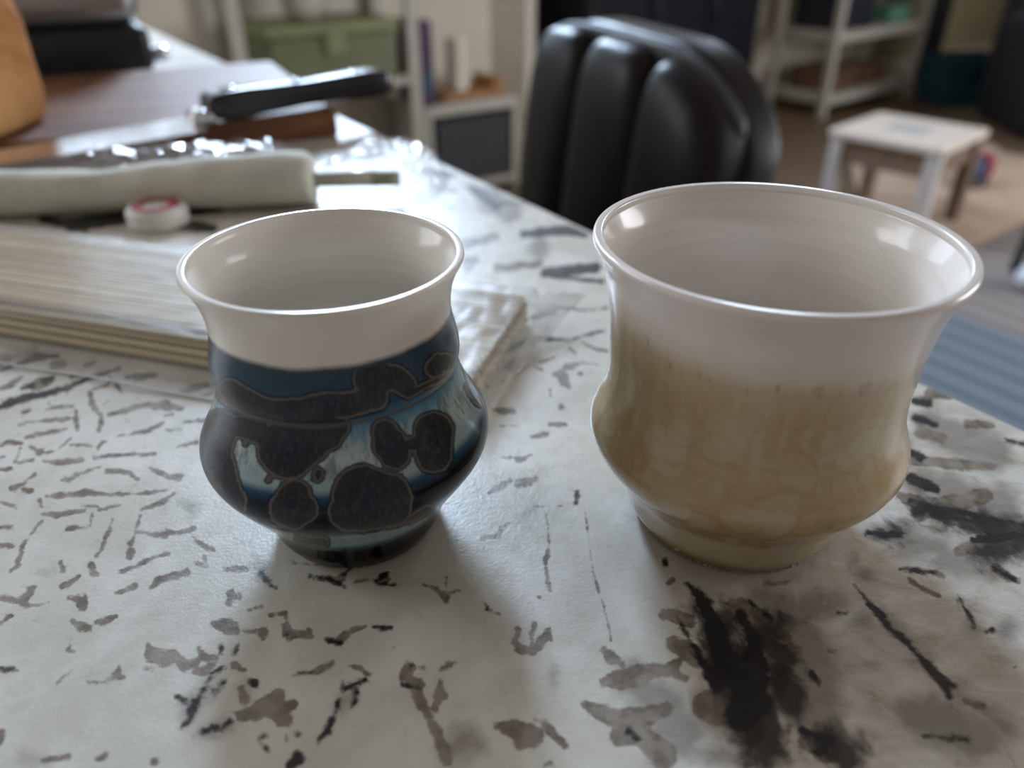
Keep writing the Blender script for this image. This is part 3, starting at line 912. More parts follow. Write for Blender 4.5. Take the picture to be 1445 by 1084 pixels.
rw = t.math('ADD', ring, t.math('MULTIPLY', t.math('SUBTRACT', t.noise(v, 160, 3), 0.5), 0.5))
kin = t.ramp(rw, [(0.0, (0.030, 0.042, 0.068)), (0.22, (0.014, 0.021, 0.038)), (0.42, (0.028, 0.034, 0.048)), (0.55, (0.020, 0.025, 0.036)),
                  (0.8, (0.026, 0.028, 0.034)), (1.0, (0.031, 0.034, 0.041))])
fib = t.noise(t.mapping(v, (1, 1, 0.25)), 900, 3, 0.7)
kin = t.mix(t.mr(fib, 0.46, 0.70, 0, 0.6), kin, (0.070, 0.074, 0.082))
edge = t.math('MULTIPLY', t.mr(rg, -0.85, -0.45), t.mr(rg, 0.05, -0.15))
kcol = t.mix(edge, kin, (0.130, 0.110, 0.094))
m_k = t.mr(rg, 0.12, -0.12)
below = t.mr(zmm, 74.5, 73.5)
halo = t.math('MULTIPLY', t.mr(rg, 0.75, 0.25), t.math('MULTIPLY', below, 0.85))
colr = t.mix(halo, band, (0.012, 0.018, 0.040))
colr = t.mix(t.math('MULTIPLY', m_k, below), colr, kcol)
# thin turned lines in the band above the foot, and the ridge's specular line painted in
tl = t.mr(t.noise(t.mapping(v, (0.02, 0.02, 1)), 1100, 3, 0.7), 0.5, 0.62)
tb = t.math('MULTIPLY', t.mr(zmm, 25, 27.5), t.mr(zmm, 32.5, 31))
colr = t.mix(t.math('MULTIPLY', t.math('MULTIPLY', tl, tb), 0.8), colr, (0.035, 0.04, 0.045))
ridge_glint = t.math('MULTIPLY', t.mr(zj, 58.2, 59.2), t.mr(zj, 60.6, 59.8))
colr = t.mix(t.math('MULTIPLY', ridge_glint, 0.75), colr, (0.10, 0.092, 0.082))
# unglazed-looking white inside
rad = t.math('MULTIPLY', t.math('SQRT', t.math('ADD', t.math('POWER', sep.outputs[0], 2.0), t.math('POWER', sep.outputs[1], 2.0))), 1000.0)
inside = t.attr('inside')
thr = t.noise(t.mapping(v, (0.03, 0.03, 1)), 420, 3)
winn = t.mix(t.mr(thr, 0.35, 0.7), (0.82, 0.76, 0.69), (0.77, 0.72, 0.655))
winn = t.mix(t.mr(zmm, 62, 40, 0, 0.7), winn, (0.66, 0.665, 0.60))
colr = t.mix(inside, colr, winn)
h = t.math('ADD', t.math('MULTIPLY', edge, 0.5), t.math('MULTIPLY', thr, 0.35))
t.bsdf(colr, t.mr(m_k, 0, 1, 0.16, 0.24), t.bump(h, 0.06, 0.0005), spec=0.25)
M['blue_glaze'] = t.m
cup = thing('ceramic_cup', 'small ceramic cup with dark blue crystal glaze and a white upper band', 'cup', (BC[0], BC[1], 0.0002))
prof = cup_profile(BLUE)


def cup_attrs(o, V, outer_n):
    n = len(V)
    ins = np.zeros(n, np.float32); ins[outer_n:] = 1.0
    a = o.data.attributes.new('inside', 'FLOAT', 'POINT'); a.data.foreach_set('value', ins)


NS = 540
body, V = revolve('body', prof, NS, M['blue_glaze'], cup,
                  lambda th, z: 0.006*np.sin(2*th+0.6)*np.clip(z/0.09, 0, 1)+0.002*np.sin(3*th+z*60))
n_out = (4+len(catmull(BLUE, 6))+4)*NS
cup_attrs(body, V, n_out)
fr = V.copy()
back = fr[:, 1] > 0
fr[back, 0] *= -1; fr[back, 1] *= -1
Wp = fr+np.array([BC[0], BC[1], 0])
kf = fields(Wp, KR, 'k', 12.0)['k']
kf[n_out:] = 12.0
a = body.data.attributes.new('crystal', 'FLOAT', 'POINT'); a.data.foreach_set('value', kf.astype(np.float32))
qx, qy, _ = project(Wp)
rn = np.full(len(V), 1.2)
for x, y, r in KC:
    rn = np.minimum(rn, np.hypot(qx-x, qy-y)/r)
a = body.data.attributes.new('ring', 'FLOAT', 'POINT'); a.data.foreach_set('value', rn.astype(np.float32))

# ochre cup -------------------------------------------------------------
t = NT('ochre_pearl_glaze')
v = t.coord()
sep = t.n('ShaderNodeSeparateXYZ', i_0=v)
zmm = t.math('MULTIPLY', sep.outputs[2], 1000.0)
big = t.noise(v, 26, 4, 0.6)
zj = t.math('ADD', zmm, t.math('MULTIPLY', t.math('SUBTRACT', big, 0.5), 6.0))
zj = t.math('ADD', zj, t.math('MULTIPLY', sep.outputs[0], 55.0))
zn = t.math('DIVIDE', zj, 95.0)
colr = t.ramp(zn, [(0.0, (0.13, 0.075, 0.028)), (0.03, (0.22, 0.145, 0.06)), (0.075, (0.42, 0.345, 0.21)), (0.155, (0.46, 0.385, 0.25)),
                   (0.195, (0.31, 0.17, 0.055)), (0.26, (0.335, 0.195, 0.068)), (0.33, (0.43, 0.305, 0.155)), (0.45, (0.475, 0.36, 0.20)),
                   (0.68, (0.475, 0.355, 0.20)), (0.755, (0.53, 0.42, 0.28)), (0.80, (0.70, 0.60, 0.52)), (0.86, (0.77, 0.68, 0.64))])
streak = t.noise(t.mapping(v, (1, 1, 0.07)), 260, 4, 0.6)
bodyz = t.math('MULTIPLY', t.mr(zmm, 20, 30), t.mr(zmm, 76, 66))
colr = t.mix(t.math('MULTIPLY', t.mr(streak, 0.48, 0.70, 0, 0.45), bodyz), colr, (0.56, 0.47, 0.33))
warp = t.n('ShaderNodeVectorMath', operation='ADD', i_0=v,
           i_1=t.n('ShaderNodeVectorMath', operation='SCALE', i_0=t.n('ShaderNodeTexNoise', i_Vector=v, i_Scale=70.0, i_Detail=3.0).outputs[1], i_Scale=0.010).outputs[0]).outputs[0]
lowz = t.math('MULTIPLY', t.mr(zmm, 14, 18), t.mr(zmm, 70, 58))
for vsc, off, wgt in ((58.0, 0.0, 0.42), (92.0, 0.37, 0.36)):
    wv = t.n('ShaderNodeVectorMath', operation='ADD', i_0=warp, i_1=(off, off, off)).outputs[0]
    vo = t.n('ShaderNodeTexVoronoi', i_Vector=wv, i_Scale=vsc)
    bl = t.math('MULTIPLY', t.mr(vo.outputs['Distance'], 0.50, 0.40), t.mr(t.noise(wv, 34, 2), 0.42, 0.56))
    colr = t.mix(t.math('MULTIPLY', t.math('MULTIPLY', bl, lowz), wgt), colr, (0.54, 0.455, 0.315))
    blr = t.math('MULTIPLY', t.mr(vo.outputs['Distance'], 0.40, 0.47), t.mr(vo.outputs['Distance'], 0.56, 0.50))
    colr = t.mix(t.math('MULTIPLY', t.math('MULTIPLY', blr, lowz), 0.18), colr, (0.34, 0.21, 0.085))
pat = t.mr(t.noise(v, 55, 5, 0.65, 0.6), 0.52, 0.68, 0, 0.45)
colr = t.mix(t.math('MULTIPLY', pat, lowz), colr, (0.40, 0.27, 0.12))
spk = t.mr(t.noise(t.mapping(v, (1, 1, 0.5)), 300, 4, 0.7), 0.54, 0.68)
bz = t.math('MULTIPLY', t.mr(zj, 68, 72), t.mr(zj, 77, 74))
colr = t.mix(t.math('MULTIPLY', t.math('MULTIPLY', spk, bz), 0.6), colr, (0.34, 0.21, 0.09))
crust = t.mr(t.noise(v, 380, 4, 0.7), 0.45, 0.6)
cz = t.mr(zmm, 6.5, 2.5)
colr = t.mix(t.math('MULTIPLY', cz, t.math('MULTIPLY_ADD', crust, 0.6, 0.25)), colr, (0.10, 0.06, 0.025))
inside = t.attr('inside')
thr = t.noise(t.mapping(v, (0.04, 0.04, 1)), 380, 4)
winn = t.mix(t.mr(thr, 0.35, 0.7), (0.80, 0.725, 0.665), (0.75, 0.68, 0.62))
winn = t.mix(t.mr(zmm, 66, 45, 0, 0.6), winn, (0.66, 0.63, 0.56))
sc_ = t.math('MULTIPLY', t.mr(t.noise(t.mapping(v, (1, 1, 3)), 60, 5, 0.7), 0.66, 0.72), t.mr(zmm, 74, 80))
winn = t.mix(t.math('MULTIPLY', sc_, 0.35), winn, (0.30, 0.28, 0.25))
colr = t.mix(inside, colr, winn)
hh = t.math('ADD', t.math('MULTIPLY', thr, 0.3), t.math('MULTIPLY', t.math('MULTIPLY', crust, cz), 2.0))
t.bsdf(colr, 0.22, t.bump(hh, 0.07, 0.0008), coat=0.4, coat_rough=0.08, spec=0.4)
M['ochre_glaze'] = t.m
cup = thing('ceramic_cup', 'larger ceramic cup with mottled ochre glaze and a pale flared rim', 'cup', (OC[0], OC[1], 0.0002))
prof = cup_profile(OCHRE, wall=2.7, rim_r=1.5)
body, V = revolve('body', prof, 360, M['ochre_glaze'], cup,
                  lambda th, z: 0.004*np.sin(2*th+1.0)*np.clip(z/0.09, 0, 1))
cup_attrs(body, V, (4+len(catmull(OCHRE, 6))+4)*360)
# crusty kiln grains round the foot
gv, gf = [], []
for k in range(260):
    a = random.uniform(0, 2*math.pi); z = abs(random.gauss(0, 0.0016))+0.0004
    r = np.interp(z*1000, [p[0] for p in OCHRE], [p[1] for p in OCHRE])/1000
    s = random.uniform(0.0003, 0.0008)
    c3 = Vector((r*math.cos(a), r*math.sin(a), z))
    k0 = len(gv)
    for d in ((1, 0, 0), (-1, 0, 0), (0, 1, 0), (0, -1, 0), (0, 0, 1), (0, 0, -1)):
        gv.append(c3+Vector(d)*s*random.uniform(0.7, 1.3))
    for f in ((0, 2, 4), (2, 1, 4), (1, 3, 4), (3, 0, 4), (2, 0, 5), (1, 2, 5), (3, 1, 5), (0, 3, 5)):
        gf.append(tuple(k0+i for i in f))
g = pyd('foot_crust', gv, gf, simple('kiln_crust', (0.34, 0.28, 0.19), 0.7, 0.5, 300.0), cup)
g['kind'] = 'stuff'

# ------------------------------------------------------------------ bamboo skewers in a clear bag
A0 = Vector((-0.0125, 0.2467, 0))                          # bag corner hidden behind the blue cup
AA = Vector((-0.957, 0.29, 0)).normalized()              # along the skewers
AB = Vector((0.29, 0.957, 0)).normalized()               # across the bundle
BW = 0.092
angA = math.atan2(AA.y, AA.x)
R_SK, L_SK = 0.0016, 0.37
n = 8
vs, fs = [], []
for xx, rr in ((0, 0.0012), (0.0006, R_SK), (L_SK-0.016, R_SK), (L_SK, 0.0002)):
    for i in range(n):
        a = 2*math.pi*i/n
        vs.append((xx, rr*math.cos(a), rr*math.sin(a)))
for k in range(3):
    for i in range(n):
        fs.append((k*n+i, k*n+(i+1) % n, (k+1)*n+(i+1) % n, (k+1)*n+i))
fs.append(tuple(range(n)))
fs.append(tuple(range(3*n, 4*n))[::-1])
skm = bpy.data.meshes.new('bamboo_skewer'); skm.from_pydata(vs, [], fs); skm.update()
skm.materials.append(M['bamboo'])
rows = 5
pitch = 2*R_SK+0.00012
cnt = 0
for k in range(rows):
    m = int((BW-0.004)/pitch)-k
    for j in range(m):
        if 0 < k < rows-1 and 3 < j < m-3: continue          # buried inside the bundle
        o = link('bamboo_skewer', skm)
        b_ = 0.008+(j+0.5)*pitch+k*pitch/2+(0.001 if k else 0)
        p = A0+AA*(0.006+random.uniform(0, 0.002))+AB*b_
        zz = 0.0014+R_SK+k*pitch*0.88+(random.uniform(0, 0.0007) if k == rows-1 else 0.0)
        o.location = (p.x, p.y, zz)
        o.rotation_euler = (random.uniform(0, 6.28), 0, angA)
        o.rotation_mode = 'XYZ'
        tag(o, 'thin pale bamboo skewer lying in the clear plastic bag', 'skewer', 'bamboo skewers packed in the clear bag')
        cnt += 1
HB = 0.0014+R_SK*2+(rows-1)*pitch*0.88+0.0009
# bag film: height field in (a along, b across)
na, nb_ = 150, 70
a_s = np.concatenate([np.linspace(-0.002, 0.03, 30), np.linspace(0.034, 0.425, na-30)])
b_s = np.concatenate([np.linspace(-0.012, 0.016, 24), np.linspace(0.019, BW+0.002, nb_-46), np.linspace(BW+0.003, BW+0.024, 22)])


def smooth01(x): x = min(1, max(0, x)); return x*x*(3-2*x)


vs, fs = [], []
for a in a_s:
    for b in b_s:
        front = smooth01((b+0.004)/0.010)
        backs = smooth01((BW+0.019-b)/0.016)
        end = smooth01((a+0.002)/0.006)
        lf = smooth01((0.425-a)/0.025)
        h = HB*min(front, backs)*end*lf
        w = mnoise.noise(Vector((a*60, b*190, 1.3)))*0.0003+mnoise.noise(Vector((a*90, b*60, 5.0)))*0.0003
        slack = 0.0003*mnoise.noise(Vector((a*200, b*60, 9.0)))
        z = max(0.0006+0.0003*abs(mnoise.noise(Vector((a*90, b*90, 0)))), h+(abs(w)+slack*(1-end*0.6))*(0.3+0.7*min(1, h/HB)))
        p = A0+AA*a+AB*(b+0.0018*mnoise.noise(Vector((a*25, 7, 0)))*(1 if b < 0 else 0.3))
        vs.append((p.x, p.y, z))
m = len(b_s)
for i in range(len(a_s)-1):
    for j in range(m-1):
        fs.append((i*m+j, (i+1)*m+j, (i+1)*m+j+1, i*m+j+1))
bag = thing('skewer_bag', 'clear plastic bag of bamboo skewers lying behind the blue cup', 'plastic bag', (A0.x, A0.y, 0))
o = pyd('film', [(x-A0.x, y-A0.y, z) for x, y, z in vs], fs, M['film'], bag)
tube('seam', [A0*-1+A0+AA*a+AB*(-0.0122+0.0018*mnoise.noise(Vector((a*25, 7, 0))))+Vector((0, 0, 0.0012+0.0004*math.sin(a*90))) for a in a_s[::2]],
     0.0007, film('seam_film', haze=0.45, rough=0.2, base=0.15), bag, 6)
# loose sealed corner flap at the far end of the bag
c1 = A0+AB*(BW+0.004); tip = A0+AB*(BW+0.012)-AA*0.020
fv = []
nu, nv = 10, 8
for i in range(nu+1):
    for j in range(nv+1):
        u, w = i/nu, j/nv
        p0 = A0+AB*(0.035+(BW-0.025)*w)
        p1 = tip-AB*0.004*(1-w)
        p = p0.lerp(p1, u*(0.25+0.75*w))
        z = (HB*0.75*w*(1-u)+0.0125*u*w)+0.0010+0.0012*mnoise.noise(Vector((u*4, w*5, 2)))
        fv.append((p.x-A0.x, p.y-A0.y, max(0.0008, z)))
ff = [(i*(nv+1)+j, (i+1)*(nv+1)+j, (i+1)*(nv+1)+j+1, i*(nv+1)+j+1) for i in range(nu) for j in range(nv)]
pyd('corner_flap', fv, ff, film('flap_film', haze=0.42, rough=0.15, base=0.12), bag)

# ------------------------------------------------------------------ cutting board, knife, bread, toaster
BT = 0.022
nr, frr = G(475, 157, BT), G(383, 86, BT)
be = (frr-nr).normalized()
bl_ = Vector((-be.y, be.x, 0))
if bl_.x > 0: bl_ = -bl_
bd = (frr-nr).length
bang = math.atan2(bl_.y, bl_.x)
brd = thing('cutting_board', 'thick dark walnut cutting board carrying the knife and bread', 'cutting board', (nr.x, nr.y, 0.0004), bang)
sg2 = 1 if Vector((-bl_.y, bl_.x, 0)).dot(be) > 0 else -1
ylo, yhi = sorted((0, sg2*bd))
box('board', (0, ylo, 0), (0.46, yhi, BT), M['walnut'], brd, 0.003, 3)

kh, kb = G(546, 108, 0.040), G(276, 166, 0.030)
kd_ = (kb-kh); kd_.z = 0
klen = kd_.length; kd_.normalize()
kn = thing('chef_knife', 'chef knife with black riveted handle lying on the walnut board', 'knife', (kb.x, kb.y, BT+0.0004), math.atan2(kd_.y, kd_.x))
# local x runs to the tip, handle on -x ; cutting edge towards the viewer
sgk = 1 if Vector((-kd_.y, kd_.x, 0)).y > 0 else -1
BLN = 0.235
vs, fs = [], []
nx = 24
for i in range(nx+1):
    u = i/nx
    x = u*BLN
    back_ = 0.017*(1-u**3.0)
    edge_ = -0.021*(1-max(0, (u-0.35)/0.65)**2.2)
    th_ = 0.0013*(1-0.6*u)
    zc = 0.0045-0.003*u
    vs += [(x, sgk*back_, zc-th_), (x, sgk*back_, zc+th_), (x, sgk*edge_, zc-0.0035+0.0028*u)]
for i in range(nx):
    a = i*3
    for j in range(3):
        k = (j+1) % 3
        fs.append((a+j, a+k, a+3+k, a+3+j))
fs += [(0, 1, 2), (nx*3+2, nx*3+1, nx*3)]
pyd('blade', vs, fs, M['blade'], kn, False)
squadric('bolster', (-0.006, sgk*0.002, 0.0075), (0.010, 0.0125, 0.0065), 0.7, 0.5, M['chrome'], kn, 24, 14)
HL = klen-0.010


def hfn(p):
    u = (p.x+HL/2)/HL
    return Vector((p.x, p.y*(0.85+0.25*math.cos(u*6.28)), p.z*(0.95+0.12*math.cos(u*6.28))))


hd = squadric('handle', (-0.010-HL/2, sgk*0.001, 0.0145), (HL/2, 0.0140, 0.0125), 0.45, 0.22, M['handle'], kn, 48, 20, hfn)
for k in range(3):
    lathe('rivet', [(0.0001, 0.0008), (0.0022, 0.0007), (0.003, 0.0), (0.003, -0.002)], 14, M['chrome'], kn,
          (-0.035-k*(HL-0.05)/2.2, sgk*0.001, 0.0268))
lathe('end_cap', [(0.0001, 0.0), (0.009, 0.0)], 14, M['chrome'], kn, (-0.010-HL, 0, 0.0135))

bx_ = -0.482
bread = thing('bread_loaf', 'golden brown loaf of bread standing on the walnut board', 'bread', (bx_, 0.655, BT+0.0008), math.radians(-8))


def brfn(p):
    k = 1.0+0.05*math.sin(p.z*40+p.y*30)+0.03*mnoise.noise(p*30)
    w = 1.10-0.34*(p.z+0.0765)/0.16
    return Vector((p.x*k*w, p.y*k, max(p.z, -0.0765)*1.0))


squadric('crust', (0, 0, 0.0765), (0.085, 0.060, 0.085), 0.30, 0.4, M['crust'], bread, 56, 30, brfn)

tr_ = G(226, 112, 0); tl_ = G(20, 130, 0)
td = (tl_-tr_); td.z = 0; td.normalize()
ts = thing('toaster', 'stainless steel toaster on a black base behind the bread', 'toaster', (tr_.x, tr_.y, 0.0004), math.atan2(td.y, td.x))
tn = Vector((-td.y, td.x, 0)); sgt = 1 if tn.y > 0 else -1
yl, yh = sorted((0, sgt*0.17))
bw_ = box('base', (0.0, yl, 0.008), (0.30, yh, 0.060), M['black_plastic'], ts, 0.012, 4, smooth=True)
yl, yh = sorted((sgt*0.004, sgt*0.166))
box('body', (0.004, yl, 0.060), (0.296, yh, 0.20), M['steel'], ts, 0.022, 5, smooth=True)
for sx in (0.03, 0.27):
    for sy in (0.025, 0.145):
        lathe('foot', [(0.009, 0.0), (0.010, 0.008)], 16, M['black_plastic'], ts, (sx, sgt*sy, 0.0), close=True)
yl, yh = sorted((sgt*0.045, sgt*0.060)); yl2, yh2 = sorted((sgt*0.105, sgt*0.120))
box('slot', (0.04, yl, 0.197), (0.26, yh, 0.2012), M['black_plastic'], ts)
box('slot', (0.04, yl2, 0.197), (0.26, yh2, 0.2012), M['black_plastic'], ts)
squadric('highlight_knob', (-0.012, sgt*0.06, 0.022), (0.012, 0.022, 0.010), 0.6, 0.5, M['chrome'], ts, 24, 14)  # chrome piece added to give a bright highlight beside the base

# ------------------------------------------------------------------ tissue roll on a stick, cap, crumpled film
r0, r1 = Vector((-0.134, 0.522, 0.0)), Vector((-0.40, 0.492, 0.0))
rd = (r1-r0).normalized(); rL = (r1-r0).length
roll = thing('tissue_roll', 'offwhite tissue roll on a thin wooden stick lying behind the skewers', 'roll', (r0.x, r0.y, 0.0005), math.atan2(rd.y, rd.x))
nx, nc = 60, 36
vs, fs = [], []
for i in range(nx+1):
    u = i/nx
    rr = 0.0170-0.0035*u+0.0012*math.sin(u*9.0)+0.001*mnoise.noise(Vector((u*9, 0, 0)))
    if i == 0: rr *= 0.93
    for j in range(nc):
        a = 2*math.pi*j/nc
        k = rr*(1+0.05*mnoise.noise(Vector((u*12, math.cos(a)*2, math.sin(a)*2)))+0.03*mnoise.noise(Vector((u*40, math.cos(a)*5, math.sin(a)*5))))
        vs.append((u*rL, k*1.12*math.cos(a), max(0.0, rr*1.0+k*math.sin(a))))
for i in range(nx):
    for j in range(nc):
        a, b = i*nc+j, i*nc+(j+1) % nc
        fs.append((a, b, b+nc, a+nc))
fs.append(tuple(range(nc))[::-1]); fs.append(tuple(range(nx*nc, (nx+1)*nc)))
pyd('tissue', vs, fs, M['paper'], roll)
tube('stick', [(0.03, 0, 0.0165), (-0.04, 0.0, 0.0155)], 0.0052, M['stick'], roll, 16)
tube('stick_tip', [(-0.04, 0.0, 0.0155), (-0.058, 0.0, 0.0150)], [0.0054, 0.0050], M['stick_end'], roll, 16)

cp = G(226, 316, 0.0)
cap_t = thing('bottle_cap', 'white ribbed plastic bottle cap with red print beside the tissue roll', 'bottle cap', (cp.x, cp.y, 0.0004), 0.4)
CM = Matrix.Rotation(math.radians(0), 4, 'X')
nr_ = 120
vs, fs = [], []
for rr, z in ((0.0180, 0.0), (0.0187, 0.001), (0.0185, 0.0100), (0.0170, 0.0120), (0.0001, 0.0123)):
    for i in range(nr_):
        a = 2*math.pi*i/nr_
        q = rr*(1+(0.022 if (i % 4) < 2 and 0.0005 < z < 0.011 else 0))
        vs.append((q*math.cos(a), q*math.sin(a), z))
for k in range(4):
    for i in range(nr_):
        fs.append((k*nr_+i, k*nr_+(i+1) % nr_, (k+1)*nr_+(i+1) % nr_, (k+1)*nr_+i))
fs.append(tuple(range(nr_))[::-1])
pyd('cap', vs, fs, M['cap_white'], cap_t)
lathe('print', [(0.0085, 0.0122), (0.0145, 0.0121), (0.0145, 0.0125), (0.0085, 0.0126), (0.0085, 0.0122)], 40, M['cap_red'], cap_t)


def crumple(p, f, amp):
    """ridged folds"""
    s = 0
    for k in range(3):
        w = mnoise.noise(Vector((p[0]*f*(1.9**k), p[1]*f*(1.9**k), 3.1*k)))
        s += (1-abs(w)*2.2)*amp/(1.7**k)
    return s


def drape(name, u0, u1, v0, v1, hfun, parent, mat, nx=110, ny=60):
    vs, fs = [], []
    for i in range(nx+1):
        for j in range(ny+1):
            x = u0+(u1-u0)*i/nx; y = v0+(v1-v0)*j/ny
            ex = 0.004*mnoise.noise(Vector((x*25, y*25, 8)))
            ey = 0.004*mnoise.noise(Vector((x*25, y*25, 18)))
            vs.append((x+ex, y+ey, max(0.0007, hfun(x, y))))
    for i in range(nx):
        for j in range(ny):
            a = i*(ny+1)+j
            if max(vs[q][2] for q in (a, a+ny+1, a+ny+2, a+1)) < 0.0013: continue
            fs.append((a, a+ny+1, a+ny+2, a+1))
    return pyd(name, vs, fs, mat, parent)


def roll_top(x, y):
    q = Vector((x, y, 0))-r0
    s, d = q.dot(rd), q.x*-rd.y+q.y*rd.x
    d = -d
    R = 0.0215
    if s < -0.008 or s > rL: return 0.0, d
    return (R+math.sqrt(max(0, R*R-d*d)) if abs(d) < R else 0.0), d


wr = thing('plastic_wrap', 'crumpled clear plastic wrap gathered behind the tissue roll', 'plastic wrap')


def hf(x, y):
    # gathered pile lying on the counter behind the roll
    yc = 0.556+0.24*(x+0.40)
    q = (y-yc)/(0.024+0.09*(x+0.40))
    env = max(0, 1-q*q)
    ex = smooth01((x+0.43)/0.04)*smooth01((-0.155-x)/0.04)
    e = math.sqrt(env)*ex
    return 0.0008+e*(0.015+0.005*mnoise.noise(Vector((x*18, 0, 3)))+crumple((x, y), 42, 0.0045))


drape('film', -0.43, -0.155, 0.525, 0.665, hf, wr, M['film_thin'], 130, 60)
wr2 = thing('plastic_wrap', 'loose end of crumpled clear plastic spread round the wooden stick tip', 'plastic wrap')


def hf2(x, y):
    q = math.hypot((x+0.098)/0.050, (y-0.575)/0.085)
    e = max(0, 1-q*q)**0.7
    return 0.0008+e*(0.012+crumple((x, y), 34, 0.008))


drape('film', -0.146, -0.046, 0.545, 0.665, hf2, wr2, M['film_thin'], 60, 70)

# ------------------------------------------------------------------ leather chair at the counter
ZT = 0.046


def chz(p, z): return G(p[0], p[1], z)


cf = Vector((0.022, 1.20, 0)); cn_ = Vector((0.218, 0.862, 0))
cx = (cn_-cf).normalized()
CW = (cn_-cf).length
chair = thing('leather_chair', 'dark brown leather chair with padded channel-stitched back at the counter', 'chair',
              (cf.x, cf.y, FZ), math.atan2(cx.y, cx.x))
# local x runs along the back, local y is to the rear (away from the counter) if positive
yy = Vector((-cx.y, cx.x, 0)); sgc = 1 if yy.x > 0 else -1
zt = ZT-FZ
cwid = CW/3


def shoulder(u):
    return 0.014*max(0.0, -u)**4+0.010*(u+1)+0.062*max(0.0, (u-0.30)/0.70)**2


def lean(xc, hz):
    def f(p):
        u = 2*(xc+p.x)/CW-1
        drop = shoulder(u)*max(0.0, p.z/hz)
        return Vector((p.x, p.y+sgc*(p.z)*0.12+sgc*0.010*(u*u), p.z-drop))
    return f


for k in range(3):
    squadric('back_channel', (cwid*(k+0.5), sgc*0.024, zt-0.165), (cwid/2+0.003, 0.050, 0.166), 0.44, 0.52, M['leather'], chair, 56, 40,
             lean(cwid*(k+0.5), 0.166))
squadric('back_shell', (CW/2, sgc*0.060, zt-0.168), (CW/2+0.012, 0.040, 0.178), 0.40, 0.36, M['leather'], chair, 72, 40, lean(CW/2, 0.178))
squadric('top_strip', (CW/2, sgc*0.045, zt-0.012), (CW/2-0.004, 0.012, 0.018), 0.5, 0.3, M['strip'], chair, 60, 14,
         lambda p: Vector((p.x, p.y+sgc*0.010*(2*p.x/CW)**2, p.z-shoulder(2*p.x/CW))))
squadric('seat', (CW/2, -sgc*0.20, zt-0.40), (CW/2+0.03, 0.25, 0.065), 0.35, 0.35, M['leather'], chair, 56, 20)
for sx in (-0.015, CW+0.015):
    pts = [(sx, sgc*0.05, zt-0.36), (sx, -sgc*0.03, zt-0.33), (sx, -sgc*0.16, zt-0.335), (sx, -sgc*0.27, zt-0.35), (sx, -sgc*0.30, zt-0.41)]
    tube('armrest', pts, 0.020, M['leather'], chair, 14)
for sx in (0.03, CW-0.03):
    for sy in (0.02, -0.40):
        tube('leg', [(sx, sgc*sy, 0.0), (sx, sgc*sy, zt-0.42)], [0.016, 0.022], M['dark_metal'], chair, 12)

# ------------------------------------------------------------------ rugs, stool and toy
q1, q2 = G(1375, 352, FZ), G(1445, 318, FZ)
re2 = (q2-q1).normalized()
re1 = Vector((-re2.y, re2.x, 0))
if re1.y < 0: re1 = -re1                                   # away from the camera
q0_ = q1-re2*0.62+re1*0.012
rug = prism('beige_rug', [q0_, q1+re2*1.5+re1*0.012, q1+re2*1.5+re1*0.55, G(1400, 205, FZ), G(1290, 190, FZ), G(1195, 215, FZ)], FZ+0.0005, FZ+0.008,
            simple('beige_shag', (0.50, 0.37, 0.28), 0.95, 0.12, 5.0, 0.4, 90))
tag(rug, 'flat pale beige rug under the small square stool', 'rug')
t = NT('striped_weave')
v = t.coord()
td_ = t.attr('across')
w = t.math('SINE', t.math('MULTIPLY', td_, 66.0))
c1 = t.mix(t.mr(w, -0.5, 0.5), (0.085, 0.115, 0.145), (0.165, 0.185, 0.21))
c2 = t.mix(t.mr(w, -0.5, 0.5), (0.17, 0.145, 0.135), (0.27, 0.235, 0.22))
tq = (G(1380, 458, FZ)-E0).dot(EN)
col = t.mix(t.mr(td_, tq+0.03, tq-0.03), c1, c2)
t.bsdf(col, 0.95, t.bump(t.noise(v, 300, 2), 0.3, 0.002))
vs, fs, tp = [], [], []
for i in range(31):
    for j in range(31):
        p = q1-re2*1.5+re2*(3.0*i/30)-re1*(2.0*j/30)
        vs.append((p.x, p.y, FZ+0.0085)); tp.append((p-E0).dot(EN))
for i in range(30):
    for j in range(30):
        a = i*31+j
        fs.append((a, a+1, a+32, a+31))
rg2 = pyd('striped_rug', vs, fs, t.m, None, False)
at = rg2.data.attributes.new('across', 'FLOAT', 'POINT'); at.data.foreach_set('value', np.array(tp, np.float32))
sm = rg2.modifiers.new('thick', 'SOLIDIFY'); sm.thickness = 0.007; sm.offset = -1 if True else 1
tag(rg2, 'flat woven rug with slate blue and taupe stripes', 'rug')

SZ = -0.55
st = thing('square_stool', 'low square stool with pale worn top standing on the beige rug', 'stool', (1.56, 3.096, FZ+0.008), math.radians(43))
hs = 0.22
box('seat', (-hs, -hs, SZ-0.03-FZ-0.008), (hs, hs, SZ-FZ-0.008), M['stool_top'], st, 0.008, 3)
for sx in (-1, 1):
    for sy in (-1, 1):
        box('leg', (sx*(hs-0.035)-0.026, sy*(hs-0.035)-0.026, 0), (sx*(hs-0.035)+0.026, sy*(hs-0.035)+0.026, SZ-0.03-FZ-0.008),
            M['stool_leg'] if sx < 0 else M['stool_leg_b'], st, 0.004)  # pale legs on one side, brown on the other
for s in (-1, 1):
    box('apron', (-hs+0.06, s*(hs-0.035)-0.009, 0.24), (hs-0.06, s*(hs-0.035)+0.009, SZ-0.03-FZ-0.008), M['stool_leg_b'], st, 0.002)
    box('apron', (s*(hs-0.035)-0.009, -hs+0.06, 0.24), (s*(hs-0.035)+0.009, hs-0.06, SZ-0.03-FZ-0.008), M['stool_leg_b'], st, 0.002)
box('print', (-0.08, -0.075, SZ-FZ-0.008), (0.08, 0.075, SZ-FZ-0.0074), M['print_grey'], st)

